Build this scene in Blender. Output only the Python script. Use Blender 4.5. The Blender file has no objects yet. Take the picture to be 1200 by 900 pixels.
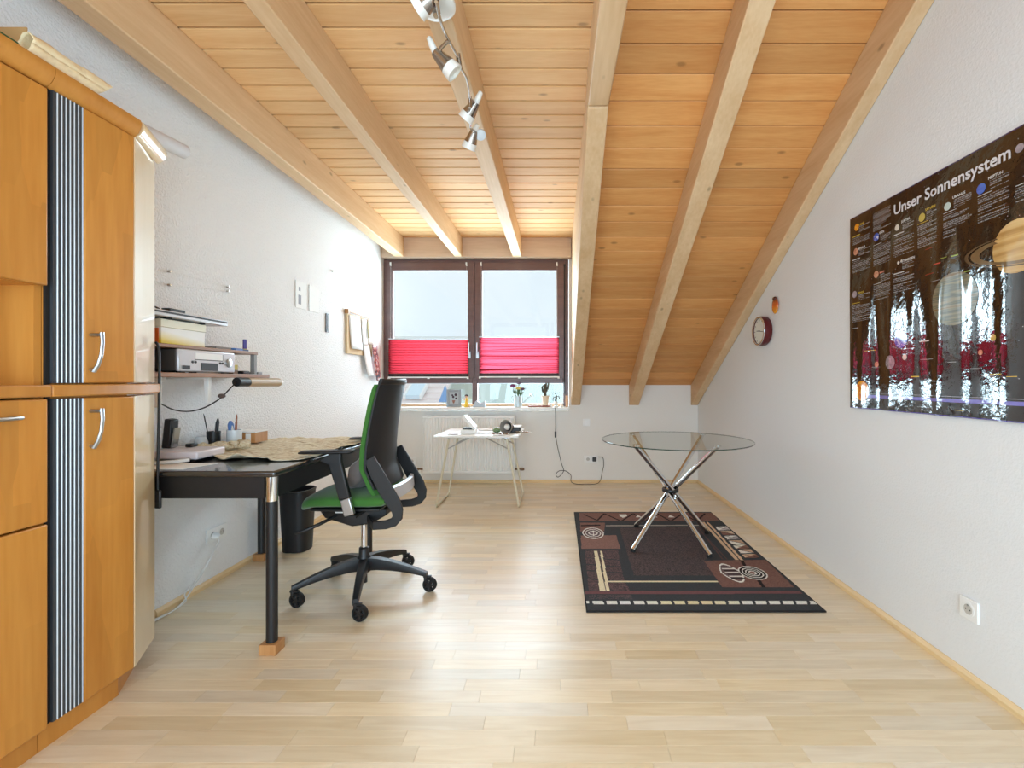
import bpy, bmesh, math, random
import numpy as np
from mathutils import Vector, Matrix, noise
R = math.radians
PI = math.pi
rnd = random.Random(7)

# ------------------------------------------------------------------ camera, world, lights, exposure
sc = bpy.context.scene
col = sc.collection
FPX, CX, CY, EYE = 550.0, 653.5, 446.0, 1.15          # focal length and vanishing point of the photograph (1200x900)
cam_d = bpy.data.cameras.new('camera')
cam_d.sensor_width = 36.0
cam_d.lens = 36.0 * FPX / 1200.0
cam_d.shift_x = -(CX - 600.0) / 1200.0
cam_d.shift_y = -(450.0 - CY) / 1200.0
cam_d.clip_start = 0.05
cam = bpy.data.objects.new('camera', cam_d)
cam.location = (0, 0, EYE)
cam.rotation_euler = (R(90), 0, 0)
col.objects.link(cam)
sc.camera = cam

world = bpy.data.worlds.new('overcast_sky')
sc.world = world
world.use_nodes = True
wn, wl = world.node_tree.nodes, world.node_tree.links
wn.clear()
w_out = wn.new('ShaderNodeOutputWorld')
w_bg = wn.new('ShaderNodeBackground')
w_tc = wn.new('ShaderNodeTexCoord')
w_ns = wn.new('ShaderNodeTexNoise')
w_ns.inputs['Scale'].default_value = 2.2
w_ns.inputs['Detail'].default_value = 4
w_rp = wn.new('ShaderNodeValToRGB')
w_rp.color_ramp.elements[0].position = 0.3
w_rp.color_ramp.elements[0].color = (0.72, 0.82, 0.92, 1)
w_rp.color_ramp.elements[1].position = 0.7
w_rp.color_ramp.elements[1].color = (0.84, 0.90, 0.96, 1)
wl.new(w_tc.outputs['Generated'], w_ns.inputs['Vector'])
wl.new(w_ns.outputs['Fac'], w_rp.inputs['Fac'])
wl.new(w_rp.outputs['Color'], w_bg.inputs['Color'])
w_bg.inputs['Strength'].default_value = 1.22
wl.new(w_bg.outputs['Background'], w_out.inputs['Surface'])


def area_light(name, loc, rot, sx, sy, watts, colour):
    d = bpy.data.lights.new(name, 'AREA')
    d.shape = 'RECTANGLE'
    d.size, d.size_y = sx, sy
    d.energy = watts
    d.color = colour
    o = bpy.data.objects.new(name, d)
    o.location = loc
    o.rotation_euler = rot
    col.objects.link(o)
    return o


# daylight pouring through the dormer window and a fill lamp added behind the photographer
a = area_light('window_daylight', (-0.86, 5.62, 1.66), (R(-90), 0, 0), 1.86, 1.58, 178, (0.67, 0.86, 1.0))
a.visible_camera = False
b = area_light('rear_fill', (-0.2, -1.15, 1.2), (R(90), 0, 0), 3.0, 1.9, 124, (0.62, 0.825, 1.0))

sc.view_settings.view_transform = 'Standard'
sc.view_settings.look = 'None'
sc.view_settings.gamma = 1.0
sc.view_settings.use_curve_mapping = False
sc.view_settings.exposure = 0.0
sc.cycles.use_denoising = True
sc.cycles.max_bounces = 10
sc.cycles.diffuse_bounces = 6
sc.cycles.glossy_bounces = 4
sc.cycles.transparent_max_bounces = 16
sc.cycles.caustics_reflective = False
sc.cycles.caustics_refractive = False
sc.cycles.sample_clamp_indirect = 6.0


# ------------------------------------------------------------------ points read from the photograph
def P(px, py, Y):
    return Vector(((px - CX) * Y / FPX, Y, EYE + (CY - py) * Y / FPX))


def FL(px, py):
    Y = EYE * FPX / (py - CY)
    return Vector(((px - CX) * Y / FPX, Y, 0))


# ------------------------------------------------------------------ mesh builder
class MB:
    def __init__(s):
        s.v, s.f = [], []

    def add(s, vs, fs):
        n = len(s.v)
        s.v += [Vector(p) for p in vs]
        s.f += [tuple(i + n for i in f) for f in fs]
        return s

    def box(s, x0, x1, y0, y1, z0, z1):
        x0, x1 = sorted((x0, x1)); y0, y1 = sorted((y0, y1)); z0, z1 = sorted((z0, z1))
        return s.add([(x0, y0, z0), (x1, y0, z0), (x1, y1, z0), (x0, y1, z0), (x0, y0, z1), (x1, y0, z1), (x1, y1, z1), (x0, y1, z1)],
                     [(3, 2, 1, 0), (4, 5, 6, 7), (0, 1, 5, 4), (1, 2, 6, 5), (2, 3, 7, 6), (3, 0, 4, 7)])

    def prism(s, poly, d):
        """extrude a closed polygon of 3-D points by vector d"""
        d = Vector(d); poly = [Vector(p) for p in poly]; n = len(poly)
        nr = Vector((0, 0, 0))
        for i in range(n):
            nr += poly[i].cross(poly[(i + 1) % n])
        if nr.dot(d) < 0:
            poly = poly[::-1]
        vs = poly + [p + d for p in poly]
        fs = [tuple(range(n))[::-1], tuple(range(n, 2 * n))]
        fs += [(i, (i + 1) % n, n + (i + 1) % n, n + i) for i in range(n)]
        return s.add(vs, fs)

    def loft(s, rings, cap=True, closed=True):
        n = len(rings[0]); vs = [p for r in rings for p in r]; fs = []
        for k in range(len(rings) - 1):
            for i in range(n if closed else n - 1):
                j = (i + 1) % n
                fs.append((k * n + i, k * n + j, (k + 1) * n + j, (k + 1) * n + i))
        if cap and closed:
            fs.append(tuple(range(n))[::-1]); m = (len(rings) - 1) * n
            fs.append(tuple(range(m, m + n)))
        return s.add(vs, fs)

    def tube(s, path, r, n=8, cap=True):
        path = [Vector(p) for p in path]; rings = []; up = None
        for i, p in enumerate(path):
            t = (path[min(i + 1, len(path) - 1)] - path[max(i - 1, 0)]).normalized()
            if up is None:
                up = t.orthogonal().normalized()
            up = (up - t * up.dot(t)).normalized(); w = t.cross(up)
            rr = r[i] if isinstance(r, (list, tuple)) else r
            rings.append([p + (up * math.cos(2 * PI * k / n) + w * math.sin(2 * PI * k / n)) * rr for k in range(n)])
        return s.loft(rings, cap)

    def bar(s, path, wd, th, side):
        """flat bar along a path; side = direction of its thickness"""
        path = [Vector(p) for p in path]; side = Vector(side).normalized(); rings = []
        for i, p in enumerate(path):
            t = (path[min(i + 1, len(path) - 1)] - path[max(i - 1, 0)]).normalized()
            w = t.cross(side).normalized()
            ww = wd[i] if isinstance(wd, (list, tuple)) else wd
            rings.append([p + w * ww / 2 + side * th / 2, p + w * ww / 2 - side * th / 2, p - w * ww / 2 - side * th / 2, p - w * ww / 2 + side * th / 2])
        return s.loft(rings)

    def lathe(s, prof, base, axis=(0, 0, 1), n=24, cap=True):
        base = Vector(base); ax = Vector(axis).normalized(); u = ax.orthogonal().normalized(); w = ax.cross(u)
        rings = [[base + ax * h + (u * math.cos(2 * PI * k / n) + w * math.sin(2 * PI * k / n)) * max(r, 1e-4) for k in range(n)] for r, h in prof]
        return s.loft(rings, cap)

    def cyl(s, p0, p1, r0, r1=None, n=16):
        p0, p1 = Vector(p0), Vector(p1)
        return s.lathe([(r0, 0), (r0 if r1 is None else r1, (p1 - p0).length)], p0, p1 - p0, n)

    def ball(s, c, r, nu=14, nv=9, jit=0.0):
        r = Vector(r) if not isinstance(r, (int, float)) else Vector((r, r, r)); rings = []
        for j in range(nv + 1):
            th = PI * j / nv; ring = []
            for i in range(nu):
                ph = 2 * PI * i / nu
                d = Vector((math.sin(th) * math.cos(ph), math.sin(th) * math.sin(ph), -math.cos(th)))
                k = 1 + jit * noise.noise(d * 2.3 + Vector(c) * 9)
                ring.append(Vector(c) + Vector((d.x * r.x, d.y * r.y, d.z * r.z)) * k)
            rings.append(ring)
        return s.loft(rings)

    def grid(s, fn, nu, nv):
        vs = [fn(i / nu, j / nv) for j in range(nv + 1) for i in range(nu + 1)]
        fs = [(j * (nu + 1) + i, j * (nu + 1) + i + 1, (j + 1) * (nu + 1) + i + 1, (j + 1) * (nu + 1) + i) for j in range(nv) for i in range(nu)]
        return s.add(vs, fs)

    def xf(s, m):
        s.v = [m @ p for p in s.v]
        return s

    def mesh(s, name, origin=Vector((0, 0, 0)), fix=True):
        me = bpy.data.meshes.new(name)
        me.from_pydata([tuple(p - origin) for p in s.v], [], s.f)
        if fix:
            bm = bmesh.new(); bm.from_mesh(me)
            bmesh.ops.recalc_face_normals(bm, faces=bm.faces)
            bm.to_mesh(me); bm.free()
        return me


def curve_through(pts, n=5):
    pts = [Vector(p) for p in pts]; out = []
    for i in range(len(pts) - 1):
        p0, p1, p2, p3 = pts[max(i - 1, 0)], pts[i], pts[i + 1], pts[min(i + 2, len(pts) - 1)]
        for k in range(n):
            t = k / n
            out.append(.5 * ((2 * p1) + (-p0 + p2) * t + (2 * p0 - 5 * p1 + 4 * p2 - p3) * t * t + (-p0 + 3 * p1 - 3 * p2 + p3) * t ** 3))
    return out + [pts[-1]]


def worldloc(o):
    p = Vector((0, 0, 0))
    while o is not None:
        p += o.location; o = o.parent
    return p


def build(name, mb, m, parent=None, bev=0, smooth=None, solid=0, sub=0, origin=None, fix=True):
    """link what the builder holds as ONE mesh object"""
    if parent is None:
        if origin is None:
            xs = [p.x for p in mb.v]; ys = [p.y for p in mb.v]; zs = [p.z for p in mb.v]
            origin = Vector(((min(xs) + max(xs)) / 2, (min(ys) + max(ys)) / 2, min(zs)))
        loc = Vector(origin); off = loc
    else:
        loc = Vector((0, 0, 0)); off = worldloc(parent)
    me = mb.mesh(name, off, fix)
    o = bpy.data.objects.new(name, me); col.objects.link(o)
    o.location = loc; o.parent = parent
    me.materials.append(m)
    if smooth is not None:
        me.polygons.foreach_set('use_smooth', [True] * len(me.polygons))
        me.set_sharp_from_angle(angle=R(smooth))
    if solid:
        md = o.modifiers.new('solid', 'SOLIDIFY'); md.thickness = solid; md.offset = 0
    if bev:
        md = o.modifiers.new('bevel', 'BEVEL'); md.width = bev; md.segments = 2; md.limit_method = 'ANGLE'; md.angle_limit = R(40)
        if smooth is None:
            me.polygons.foreach_set('use_smooth', [True] * len(me.polygons)); me.set_sharp_from_angle(angle=R(35))
    if sub:
        md = o.modifiers.new('subdivide', 'SUBSURF'); md.levels = sub; md.render_levels = sub
    return o


def thing(name, label, cat, loc, group=None):
    o = bpy.data.objects.new(name, None); col.objects.link(o)
    o.empty_display_size = 0.05
    o.location = Vector(loc); o['label'] = label; o['category'] = cat
    if group:
        o['group'] = group
    return o


def tag(o, label, cat, group=None):
    o['label'] = label; o['category'] = cat
    if group:
        o['group'] = group
    return o


def struct_empty(name, loc=(0, 0, 0)):
    o = bpy.data.objects.new(name, None); col.objects.link(o); o.location = loc; o['kind'] = 'structure'
    return o


def struct(name, mb, m, **k):
    o = build(name, mb, m, **k); o['kind'] = 'structure'
    return o


def again(o, parent, loc, name=None):
    """another part that shares the mesh of o"""
    c = o.copy(); col.objects.link(c); c.parent = parent; c.location = loc
    return c


# ------------------------------------------------------------------ materials
def srgb(r, g, b):
    f = lambda c: (c / 255 / 12.92) if c / 255 <= 0.04045 else ((c / 255 + 0.055) / 1.055) ** 2.4
    return (f(r), f(g), f(b), 1)


def mat(name, c, rough=0.5, metal=0.0, bump=0.0, scale=60.0, var=0.0, coat=0.0, spec=0.5, detail=3.0, dist=0.01, stretch=None, sheen=0.0):
    m = bpy.data.materials.new(name); m.use_nodes = True
    nt = m.node_tree; b = nt.nodes['Principled BSDF']
    b.inputs['Base Color'].default_value = c
    b.inputs['Roughness'].default_value = rough
    b.inputs['Metallic'].default_value = metal
    b.inputs['Coat Weight'].default_value = coat
    b.inputs['Coat Roughness'].default_value = 0.08
    b.inputs['Specular IOR Level'].default_value = spec
    b.inputs['Sheen Weight'].default_value = sheen
    tc = nt.nodes.new('ShaderNodeTexCoord'); ns = nt.nodes.new('ShaderNodeTexNoise')
    ns.inputs['Scale'].default_value = scale; ns.inputs['Detail'].default_value = detail
    src = tc.outputs['Object']
    if stretch:
        mp = nt.nodes.new('ShaderNodeMapping'); mp.inputs['Scale'].default_value = stretch
        nt.links.new(src, mp.inputs['Vector']); src = mp.outputs['Vector']
    nt.links.new(src, ns.inputs['Vector'])
    mx = nt.nodes.new('ShaderNodeMix'); mx.data_type = 'RGBA'
    v = max(var, 0.02)
    mx.inputs['A'].default_value = tuple(x * (1 - v) for x in c[:3]) + (1,)
    mx.inputs['B'].default_value = tuple(min(1, x * (1 + v)) for x in c[:3]) + (1,)
    nt.links.new(ns.outputs['Fac'], mx.inputs['Factor'])
    nt.links.new(mx.outputs['Result'], b.inputs['Base Color'])
    if bump:
        bp = nt.nodes.new('ShaderNodeBump'); bp.inputs['Strength'].default_value = bump; bp.inputs['Distance'].default_value = dist
        nt.links.new(ns.outputs['Fac'], bp.inputs['Height']); nt.links.new(bp.outputs['Normal'], b.inputs['Normal'])
    return m


def wood(name, c1, c2, axis='X', rough=0.45, knots=True, ring=18.0, rand=0.12, coat=0.0, knot_col=None, fine=1.0, strips=0.0):
    """long-grained wood; axis = direction of the grain, each object gets its own cut and tone"""
    m = bpy.data.materials.new(name); m.use_nodes = True
    nt = m.node_tree; N = nt.nodes.new; L = nt.links.new; b = nt.nodes['Principled BSDF']
    b.inputs['Roughness'].default_value = rough; b.inputs['Coat Weight'].default_value = coat
    tc = N('ShaderNodeTexCoord'); oi = N('ShaderNodeObjectInfo')
    mul = N('ShaderNodeMath'); mul.operation = 'MULTIPLY'; mul.inputs[1].default_value = 37.0
    L(oi.outputs['Random'], mul.inputs[0])
    add = N('ShaderNodeVectorMath'); add.operation = 'ADD'
    L(tc.outputs['Object'], add.inputs[0]); L(mul.outputs[0], add.inputs[1])
    mp = N('ShaderNodeMapping'); k = {'X': (0.09, 1, 1), 'Y': (1, 0.09, 1), 'Z': (1, 1, 0.09)}[axis]
    mp.inputs['Scale'].default_value = k; L(add.outputs[0], mp.inputs['Vector'])
    n1 = N('ShaderNodeTexNoise'); n1.inputs['Scale'].default_value = ring; n1.inputs['Detail'].default_value = 4; n1.inputs['Distortion'].default_value = 0.6
    L(mp.outputs[0], n1.inputs['Vector'])
    n2 = N('ShaderNodeTexNoise'); n2.inputs['Scale'].default_value = ring * 7 * fine; n2.inputs['Detail'].default_value = 2
    L(mp.outputs[0], n2.inputs['Vector'])
    r1 = N('ShaderNodeValToRGB'); r1.color_ramp.elements[0].position = 0.33; r1.color_ramp.elements[1].position = 0.68
    r1.color_ramp.elements[0].color = c1; r1.color_ramp.elements[1].color = c2
    mixf = N('ShaderNodeMath'); mixf.operation = 'MULTIPLY_ADD'; mixf.inputs[1].default_value = 0.35; L(n2.outputs['Fac'], mixf.inputs[0])
    sc1 = N('ShaderNodeMath'); sc1.operation = 'MULTIPLY'; sc1.inputs[1].default_value = 0.65; L(n1.outputs['Fac'], sc1.inputs[0])
    L(sc1.outputs[0], mixf.inputs[2]); L(mixf.outputs[0], r1.inputs['Fac'])
    last = r1.outputs['Color']
    hsv = N('ShaderNodeHueSaturation')
    vm = N('ShaderNodeMapRange'); vm.inputs['To Min'].default_value = 1 - rand; vm.inputs['To Max'].default_value = 1 + rand
    rsrc = oi.outputs['Random']
    if strips:                                           # glued-up staves: tone changes across the grain
        vo = N('ShaderNodeTexVoronoi'); vo.feature = 'F1'; vo.distance = 'CHEBYCHEV'; vo.inputs['Scale'].default_value = strips
        m2 = N('ShaderNodeMapping'); m2.inputs['Scale'].default_value = {'X': (0.25, 1, 1), 'Y': (1, 0.25, 1), 'Z': (1, 1, 0.25)}[axis]
        L(add.outputs[0], m2.inputs['Vector']); L(m2.outputs[0], vo.inputs['Vector'])
        sp = N('ShaderNodeSeparateColor'); L(vo.outputs['Color'], sp.inputs[0]); rsrc = sp.outputs[0]
    L(rsrc, vm.inputs['Value']); L(vm.outputs[0], hsv.inputs['Value']); L(last, hsv.inputs['Color']); last = hsv.outputs['Color']
    if knots:
        m3 = N('ShaderNodeMapping'); m3.inputs['Scale'].default_value = {'X': (0.45, 1, 1), 'Y': (1, 0.45, 1), 'Z': (1, 1, 0.45)}[axis]
        L(add.outputs[0], m3.inputs['Vector'])
        vo = N('ShaderNodeTexVoronoi'); vo.inputs['Scale'].default_value = 7.0; L(m3.outputs[0], vo.inputs['Vector'])
        kr = N('ShaderNodeValToRGB'); kr.color_ramp.elements[0].position = 0.045; kr.color_ramp.elements[0].color = (1, 1, 1, 1)
        kr.color_ramp.elements[1].position = 0.10; kr.color_ramp.elements[1].color = (0, 0, 0, 1)
        L(vo.outputs['Distance'], kr.inputs['Fac'])
        mx = N('ShaderNodeMix'); mx.data_type = 'RGBA'; mx.inputs['B'].default_value = knot_col or tuple(x * 0.45 for x in c1[:3]) + (1,)
        km = N('ShaderNodeMath'); km.operation = 'MULTIPLY'; km.inputs[1].default_value = 0.65; L(kr.outputs['Color'], km.inputs[0])
        L(km.outputs[0], mx.inputs['Factor']); L(last, mx.inputs['A']); last = mx.outputs['Result']
    L(last, b.inputs['Base Color'])
    bp = N('ShaderNodeBump'); bp.inputs['Strength'].default_value = 0.06; bp.inputs['Distance'].default_value = 0.004
    L(n2.outputs['Fac'], bp.inputs['Height']); L(bp.outputs['Normal'], b.inputs['Normal'])
    return m


def attr_mat(name, rough=0.5, coat=0.0, bump=0.0, scale=200.0, spec=0.5, speck=0.0, dist=0.004):
    """colour printed or woven per cell of the mesh (colour attribute 'print')"""
    m = bpy.data.materials.new(name); m.use_nodes = True
    nt = m.node_tree; b = nt.nodes['Principled BSDF']
    at = nt.nodes.new('ShaderNodeAttribute'); at.attribute_name = 'print'
    nt.links.new(at.outputs['Color'], b.inputs['Base Color'])
    b.inputs['Roughness'].default_value = rough; b.inputs['Coat Weight'].default_value = coat; b.inputs['Coat Roughness'].default_value = 0.05
    b.inputs['Specular IOR Level'].default_value = spec
    if bump:
        tc = nt.nodes.new('ShaderNodeTexCoord'); ns = nt.nodes.new('ShaderNodeTexNoise'); ns.inputs['Scale'].default_value = scale
        ns.inputs['Detail'].default_value = 3
        nt.links.new(tc.outputs['Object'], ns.inputs['Vector'])
        bp = nt.nodes.new('ShaderNodeBump'); bp.inputs['Strength'].default_value = bump; bp.inputs['Distance'].default_value = dist
        nt.links.new(ns.outputs['Fac'], bp.inputs['Height']); nt.links.new(bp.outputs['Normal'], b.inputs['Normal'])
        nt.links.new(bp.outputs['Normal'], b.inputs['Coat Normal'])
    return m


def glass(name, tint=(0.96, 0.98, 0.97, 1), rough=0.0, ior=1.45):
    """thin clear glass: lets light straight through, mirrors by Fresnel"""
    m = bpy.data.materials.new(name); m.use_nodes = True
    nt = m.node_tree; nt.nodes.remove(nt.nodes['Principled BSDF'])
    t = nt.nodes.new('ShaderNodeBsdfTransparent'); t.inputs['Color'].default_value = tint
    g = nt.nodes.new('ShaderNodeBsdfGlossy'); g.inputs['Roughness'].default_value = rough
    fr = nt.nodes.new('ShaderNodeFresnel'); ge = nt.nodes.new('ShaderNodeNewGeometry'); mr = nt.nodes.new('ShaderNodeMapRange')
    mr.inputs['To Min'].default_value = ior; mr.inputs['To Max'].default_value = 1 / ior      # thin sheet: both faces mirror alike
    nt.links.new(ge.outputs['Backfacing'], mr.inputs['Value']); nt.links.new(mr.outputs[0], fr.inputs['IOR'])
    mx = nt.nodes.new('ShaderNodeMixShader')
    nt.links.new(fr.outputs[0], mx.inputs[0]); nt.links.new(t.outputs[0], mx.inputs[1]); nt.links.new(g.outputs[0], mx.inputs[2])
    nt.links.new(mx.outputs[0], nt.nodes['Material Output'].inputs['Surface'])
    return m


def plaster(name, c, scale, strength, dist=0.006):
    m = mat(name, c, 0.9, bump=strength, scale=scale, var=0.012, detail=5, spec=0.2, dist=dist)
    return m


def translucent_cloth(name, refl, trans, mixv=0.6):
    m = bpy.data.materials.new(name); m.use_nodes = True
    nt = m.node_tree; nt.nodes.remove(nt.nodes['Principled BSDF'])
    d = nt.nodes.new('ShaderNodeBsdfDiffuse'); d.inputs['Color'].default_value = refl
    t = nt.nodes.new('ShaderNodeBsdfTranslucent'); t.inputs['Color'].default_value = trans
    mx = nt.nodes.new('ShaderNodeMixShader'); mx.inputs[0].default_value = mixv
    nt.links.new(d.outputs[0], mx.inputs[1]); nt.links.new(t.outputs[0], mx.inputs[2])
    nt.links.new(mx.outputs[0], nt.nodes['Material Output'].inputs['Surface'])
    return m


M = {}
M['wall'] = plaster('rough_white_plaster', srgb(240, 240, 240), 82, 0.85, 0.010)
M['wall_r'] = plaster('white_plaster', srgb(230, 231, 232), 105, 0.3, 0.006)
M['wall_b'] = plaster('smooth_white_plaster', srgb(236, 233, 228), 70, 0.12, 0.004)
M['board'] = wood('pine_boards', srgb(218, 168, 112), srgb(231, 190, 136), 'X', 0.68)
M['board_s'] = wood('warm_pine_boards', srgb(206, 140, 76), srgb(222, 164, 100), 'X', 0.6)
M['rafter'] = wood('pine_rafters', srgb(208, 170, 126), srgb(224, 192, 152), 'Y', 0.65, ring=10, rand=0.05)
M['rafter_x'] = wood('pine_header', srgb(200, 174, 150), srgb(216, 194, 172), 'X', 0.5, ring=10, rand=0.04)
M['deck'] = mat('dark_backing', srgb(70, 45, 25), 0.9)
M['skirt'] = wood('pale_maple_skirting', srgb(222, 190, 140), srgb(236, 208, 160), 'Y', 0.4, knots=False, rand=0.02)
M['skirt_x'] = wood('pale_maple_skirting_back', srgb(222, 190, 140), srgb(236, 208, 160), 'X', 0.4, knots=False, rand=0.02)
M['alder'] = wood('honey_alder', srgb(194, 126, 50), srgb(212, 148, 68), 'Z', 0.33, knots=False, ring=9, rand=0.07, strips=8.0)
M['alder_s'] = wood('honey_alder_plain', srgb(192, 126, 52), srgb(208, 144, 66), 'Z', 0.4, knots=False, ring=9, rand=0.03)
M['alder_lit'] = wood('window_lit_alder_end', srgb(230, 204, 160), srgb(238, 214, 174), 'Z', 0.3, knots=False, ring=9, rand=0.03, coat=0.9)  # window glare on the slanted end put into a paler base colour
M['black_gap'] = mat('black_recess', srgb(22, 18, 16), 0.8)
M['alu'] = mat('brushed_aluminium', srgb(186, 188, 190), 0.32, 1.0, bump=0.05, scale=30, stretch=(60, 60, 1))
M['ribbed'] = mat('anodised_aluminium', srgb(84, 88, 94), 0.42, 0.6)
M['rib'] = mat('aluminium_rib_highlight', srgb(226, 228, 230), 0.4, 0.35)  # pale colour stands in for highlights along the ridges
M['chrome'] = mat('chrome', srgb(225, 226, 228), 0.07, 1.0)
M['steel'] = mat('brushed_steel', srgb(170, 160, 150), 0.25, 1.0, bump=0.03, scale=60, stretch=(1, 1, 8))
M['black'] = mat('black_plastic', srgb(24, 24, 26), 0.42)
M['black_soft'] = mat('black_soft_plastic', srgb(20, 20, 23), 0.5)
M['desk_top'] = mat('black_desk_laminate', srgb(26, 26, 28), 0.24, coat=0.6, spec=1.0)
M['desk_rail'] = mat('black_desk_rail', srgb(22, 21, 22), 0.4)
M['green'] = mat('green_upholstery', srgb(54, 108, 36), 0.85, bump=0.25, scale=700, var=0.12, sheen=0.2, dist=0.002)
M['white'] = mat('white_lacquer', srgb(240, 240, 238), 0.35)
M['white_matte'] = mat('white_matte', srgb(236, 236, 234), 0.7)
M['cream_metal'] = mat('cream_painted_tube', srgb(222, 214, 190), 0.35)
M['brown_frame'] = wood('dark_brown_frame', srgb(94, 68, 66), srgb(110, 82, 78), 'X', 0.35, knots=False, rand=0.02)
M['frame_pale'] = wood('tan_bottom_rail', srgb(190, 152, 118), srgb(206, 168, 134), 'X', 0.4, knots=False, rand=0.02)
M['pane'] = glass('window_glass', (0.95, 0.97, 0.96, 1))
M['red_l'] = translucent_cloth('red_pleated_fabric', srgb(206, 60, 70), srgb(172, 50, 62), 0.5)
M['red_r'] = translucent_cloth('red_pleated_fabric_pinker', srgb(212, 70, 86), srgb(182, 66, 84), 0.52)  # pinker cloth for the right blind
M['dark'] = mat('dark_brown_strip', srgb(42, 22, 24), 0.6)
M['paper'] = mat('white_paper', srgb(240, 240, 238), 0.8)
M['frosted'] = mat('frosted_glass', srgb(228, 226, 220), 0.35, spec=0.6)
M['table_glass'] = glass('table_glass', (0.90, 0.955, 0.925, 1), 0.0, 1.52)
M['glass_edge'] = mat('dark_glass_edge', srgb(36, 66, 56), 0.08, spec=0.8)
M['rubber'] = mat('black_rubber', srgb(14, 14, 14), 0.7)
M['cord_black'] = mat('black_cord', srgb(20, 20, 20), 0.5)
M['cord_white'] = mat('white_cord', srgb(228, 228, 226), 0.5)
M['tan_wood'] = wood('tan_wood_block', srgb(172, 120, 70), srgb(190, 140, 90), 'Z', 0.5, knots=False)
M['shelf'] = wood('brown_laminate_shelf', srgb(150, 112, 88), srgb(170, 130, 104), 'Y', 0.45, knots=False, rand=0.02)

# ================================================================== THE SETTING
XL, XR, YB, YF = -1.96, 1.58, 5.29, -1.3
ZC, ZR = 2.737, 2.52                     # boards and rafter undersides over the dormer
SL = 0.562                               # roof pitch of the sloping part (rise per metre)
ZK, ZKB = 0.871, 1.10                    # where rafters / boards meet the knee wall
YTOP = 1.70                              # where the pitched ceiling turns level
ZTOP = ZKB + SL * (YB - YTOP)

# floor: a slab with glued strips of pale maple laminate
floor = struct_empty('floor')
build('subfloor', MB().box(XL - .1, XR + .1, YF - .1, YB + .1, -0.12, -0.0085), M['deck'], floor)


def floor_material():
    m = bpy.data.materials.new('maple_laminate'); m.use_nodes = True
    nt = m.node_tree; N = nt.nodes.new; L = nt.links.new; b = nt.nodes['Principled BSDF']
    b.inputs['Roughness'].default_value = 0.36; b.inputs['Coat Weight'].default_value = 0.5; b.inputs['Coat Roughness'].default_value = 0.30
    oi = N('ShaderNodeObjectInfo'); ge = N('ShaderNodeNewGeometry')
    ad = N('ShaderNodeMath'); L(oi.outputs['Random'], ad.inputs[0]); L(ge.outputs['Random Per Island'], ad.inputs[1])
    wn_ = N('ShaderNodeTexWhiteNoise'); wn_.noise_dimensions = '1D'; L(ad.outputs[0], wn_.inputs['W'])
    ge2 = N('ShaderNodeVectorMath'); ge2.operation = 'MULTIPLY_ADD'; ge2.inputs[1].default_value = (1.2, 14, 1)
    of = N('ShaderNodeVectorMath'); of.operation = 'SCALE'; of.inputs['Scale'].default_value = 40
    L(wn_.outputs['Color'], of.inputs[0]); L(ge.outputs['Position'], ge2.inputs[0]); L(of.outputs[0], ge2.inputs[2])
    ns = N('ShaderNodeTexNoise'); ns.inputs['Scale'].default_value = 3.2; ns.inputs['Detail'].default_value = 4; ns.inputs['Distortion'].default_value = 0.8
    L(ge2.outputs[0], ns.inputs['Vector'])
    rp = N('ShaderNodeValToRGB'); rp.color_ramp.elements[0].position = 0.3; rp.color_ramp.elements[1].position = 0.7
    rp.color_ramp.elements[0].color = srgb(220, 198, 162); rp.color_ramp.elements[1].color = srgb(234, 216, 184)
    L(ns.outputs['Fac'], rp.inputs['Fac'])
    hs = N('ShaderNodeHueSaturation'); mr = N('ShaderNodeMapRange'); mr.inputs['To Min'].default_value = 0.90; mr.inputs['To Max'].default_value = 1.07
    ms = N('ShaderNodeMapRange'); ms.inputs['To Min'].default_value = 0.8; ms.inputs['To Max'].default_value = 1.12
    sp = N('ShaderNodeSeparateColor'); L(wn_.outputs['Color'], sp.inputs[0])
    L(sp.outputs[0], mr.inputs['Value']); L(sp.outputs[1], ms.inputs['Value'])
    L(mr.outputs[0], hs.inputs['Value']); L(ms.outputs[0], hs.inputs['Saturation']); L(rp.outputs['Color'], hs.inputs['Color'])
    L(hs.outputs['Color'], b.inputs['Base Color'])
    return m


M['laminate'] = floor_material()
PW = 0.0655
rows = []
y = YB - 0.012
while y > YF:
    x = XL + 0.002 - rnd.random() * 0.38
    row = []
    while x < XR:
        ln = rnd.choice((0.30, 0.36, 0.42, 0.48))
        x0, x1 = max(x, XL), min(x + ln, XR)
        if x1 - x0 > 0.02:
            row.append((x0, x1))
        x += ln
    rows.append((y - PW, y, row)); y -= PW


def strip_mb(x0, x1, y0, y1, mb=None):
    mb = mb or MB(); g = 0.0002; c = 0.0005
    lo = [(x0 + g, y0 + g, -0.008), (x1 - g, y0 + g, -0.008), (x1 - g, y1 - g, -0.008), (x0 + g, y1 - g, -0.008)]
    mid = [(p[0], p[1], -0.0007) for p in lo]
    up = [(x0 + c, y0 + c, 0), (x1 - c, y0 + c, 0), (x1 - c, y1 - c, 0), (x0 + c, y1 - c, 0)]
    n = [(0, 1, 5, 4), (1, 2, 6, 5), (2, 3, 7, 6), (3, 0, 4, 7), (4, 5, 9, 8), (5, 6, 10, 9), (6, 7, 11, 10), (7, 4, 8, 11), (8, 9, 10, 11), (3, 2, 1, 0)]
    return mb.add(lo + mid + up, n)


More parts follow.
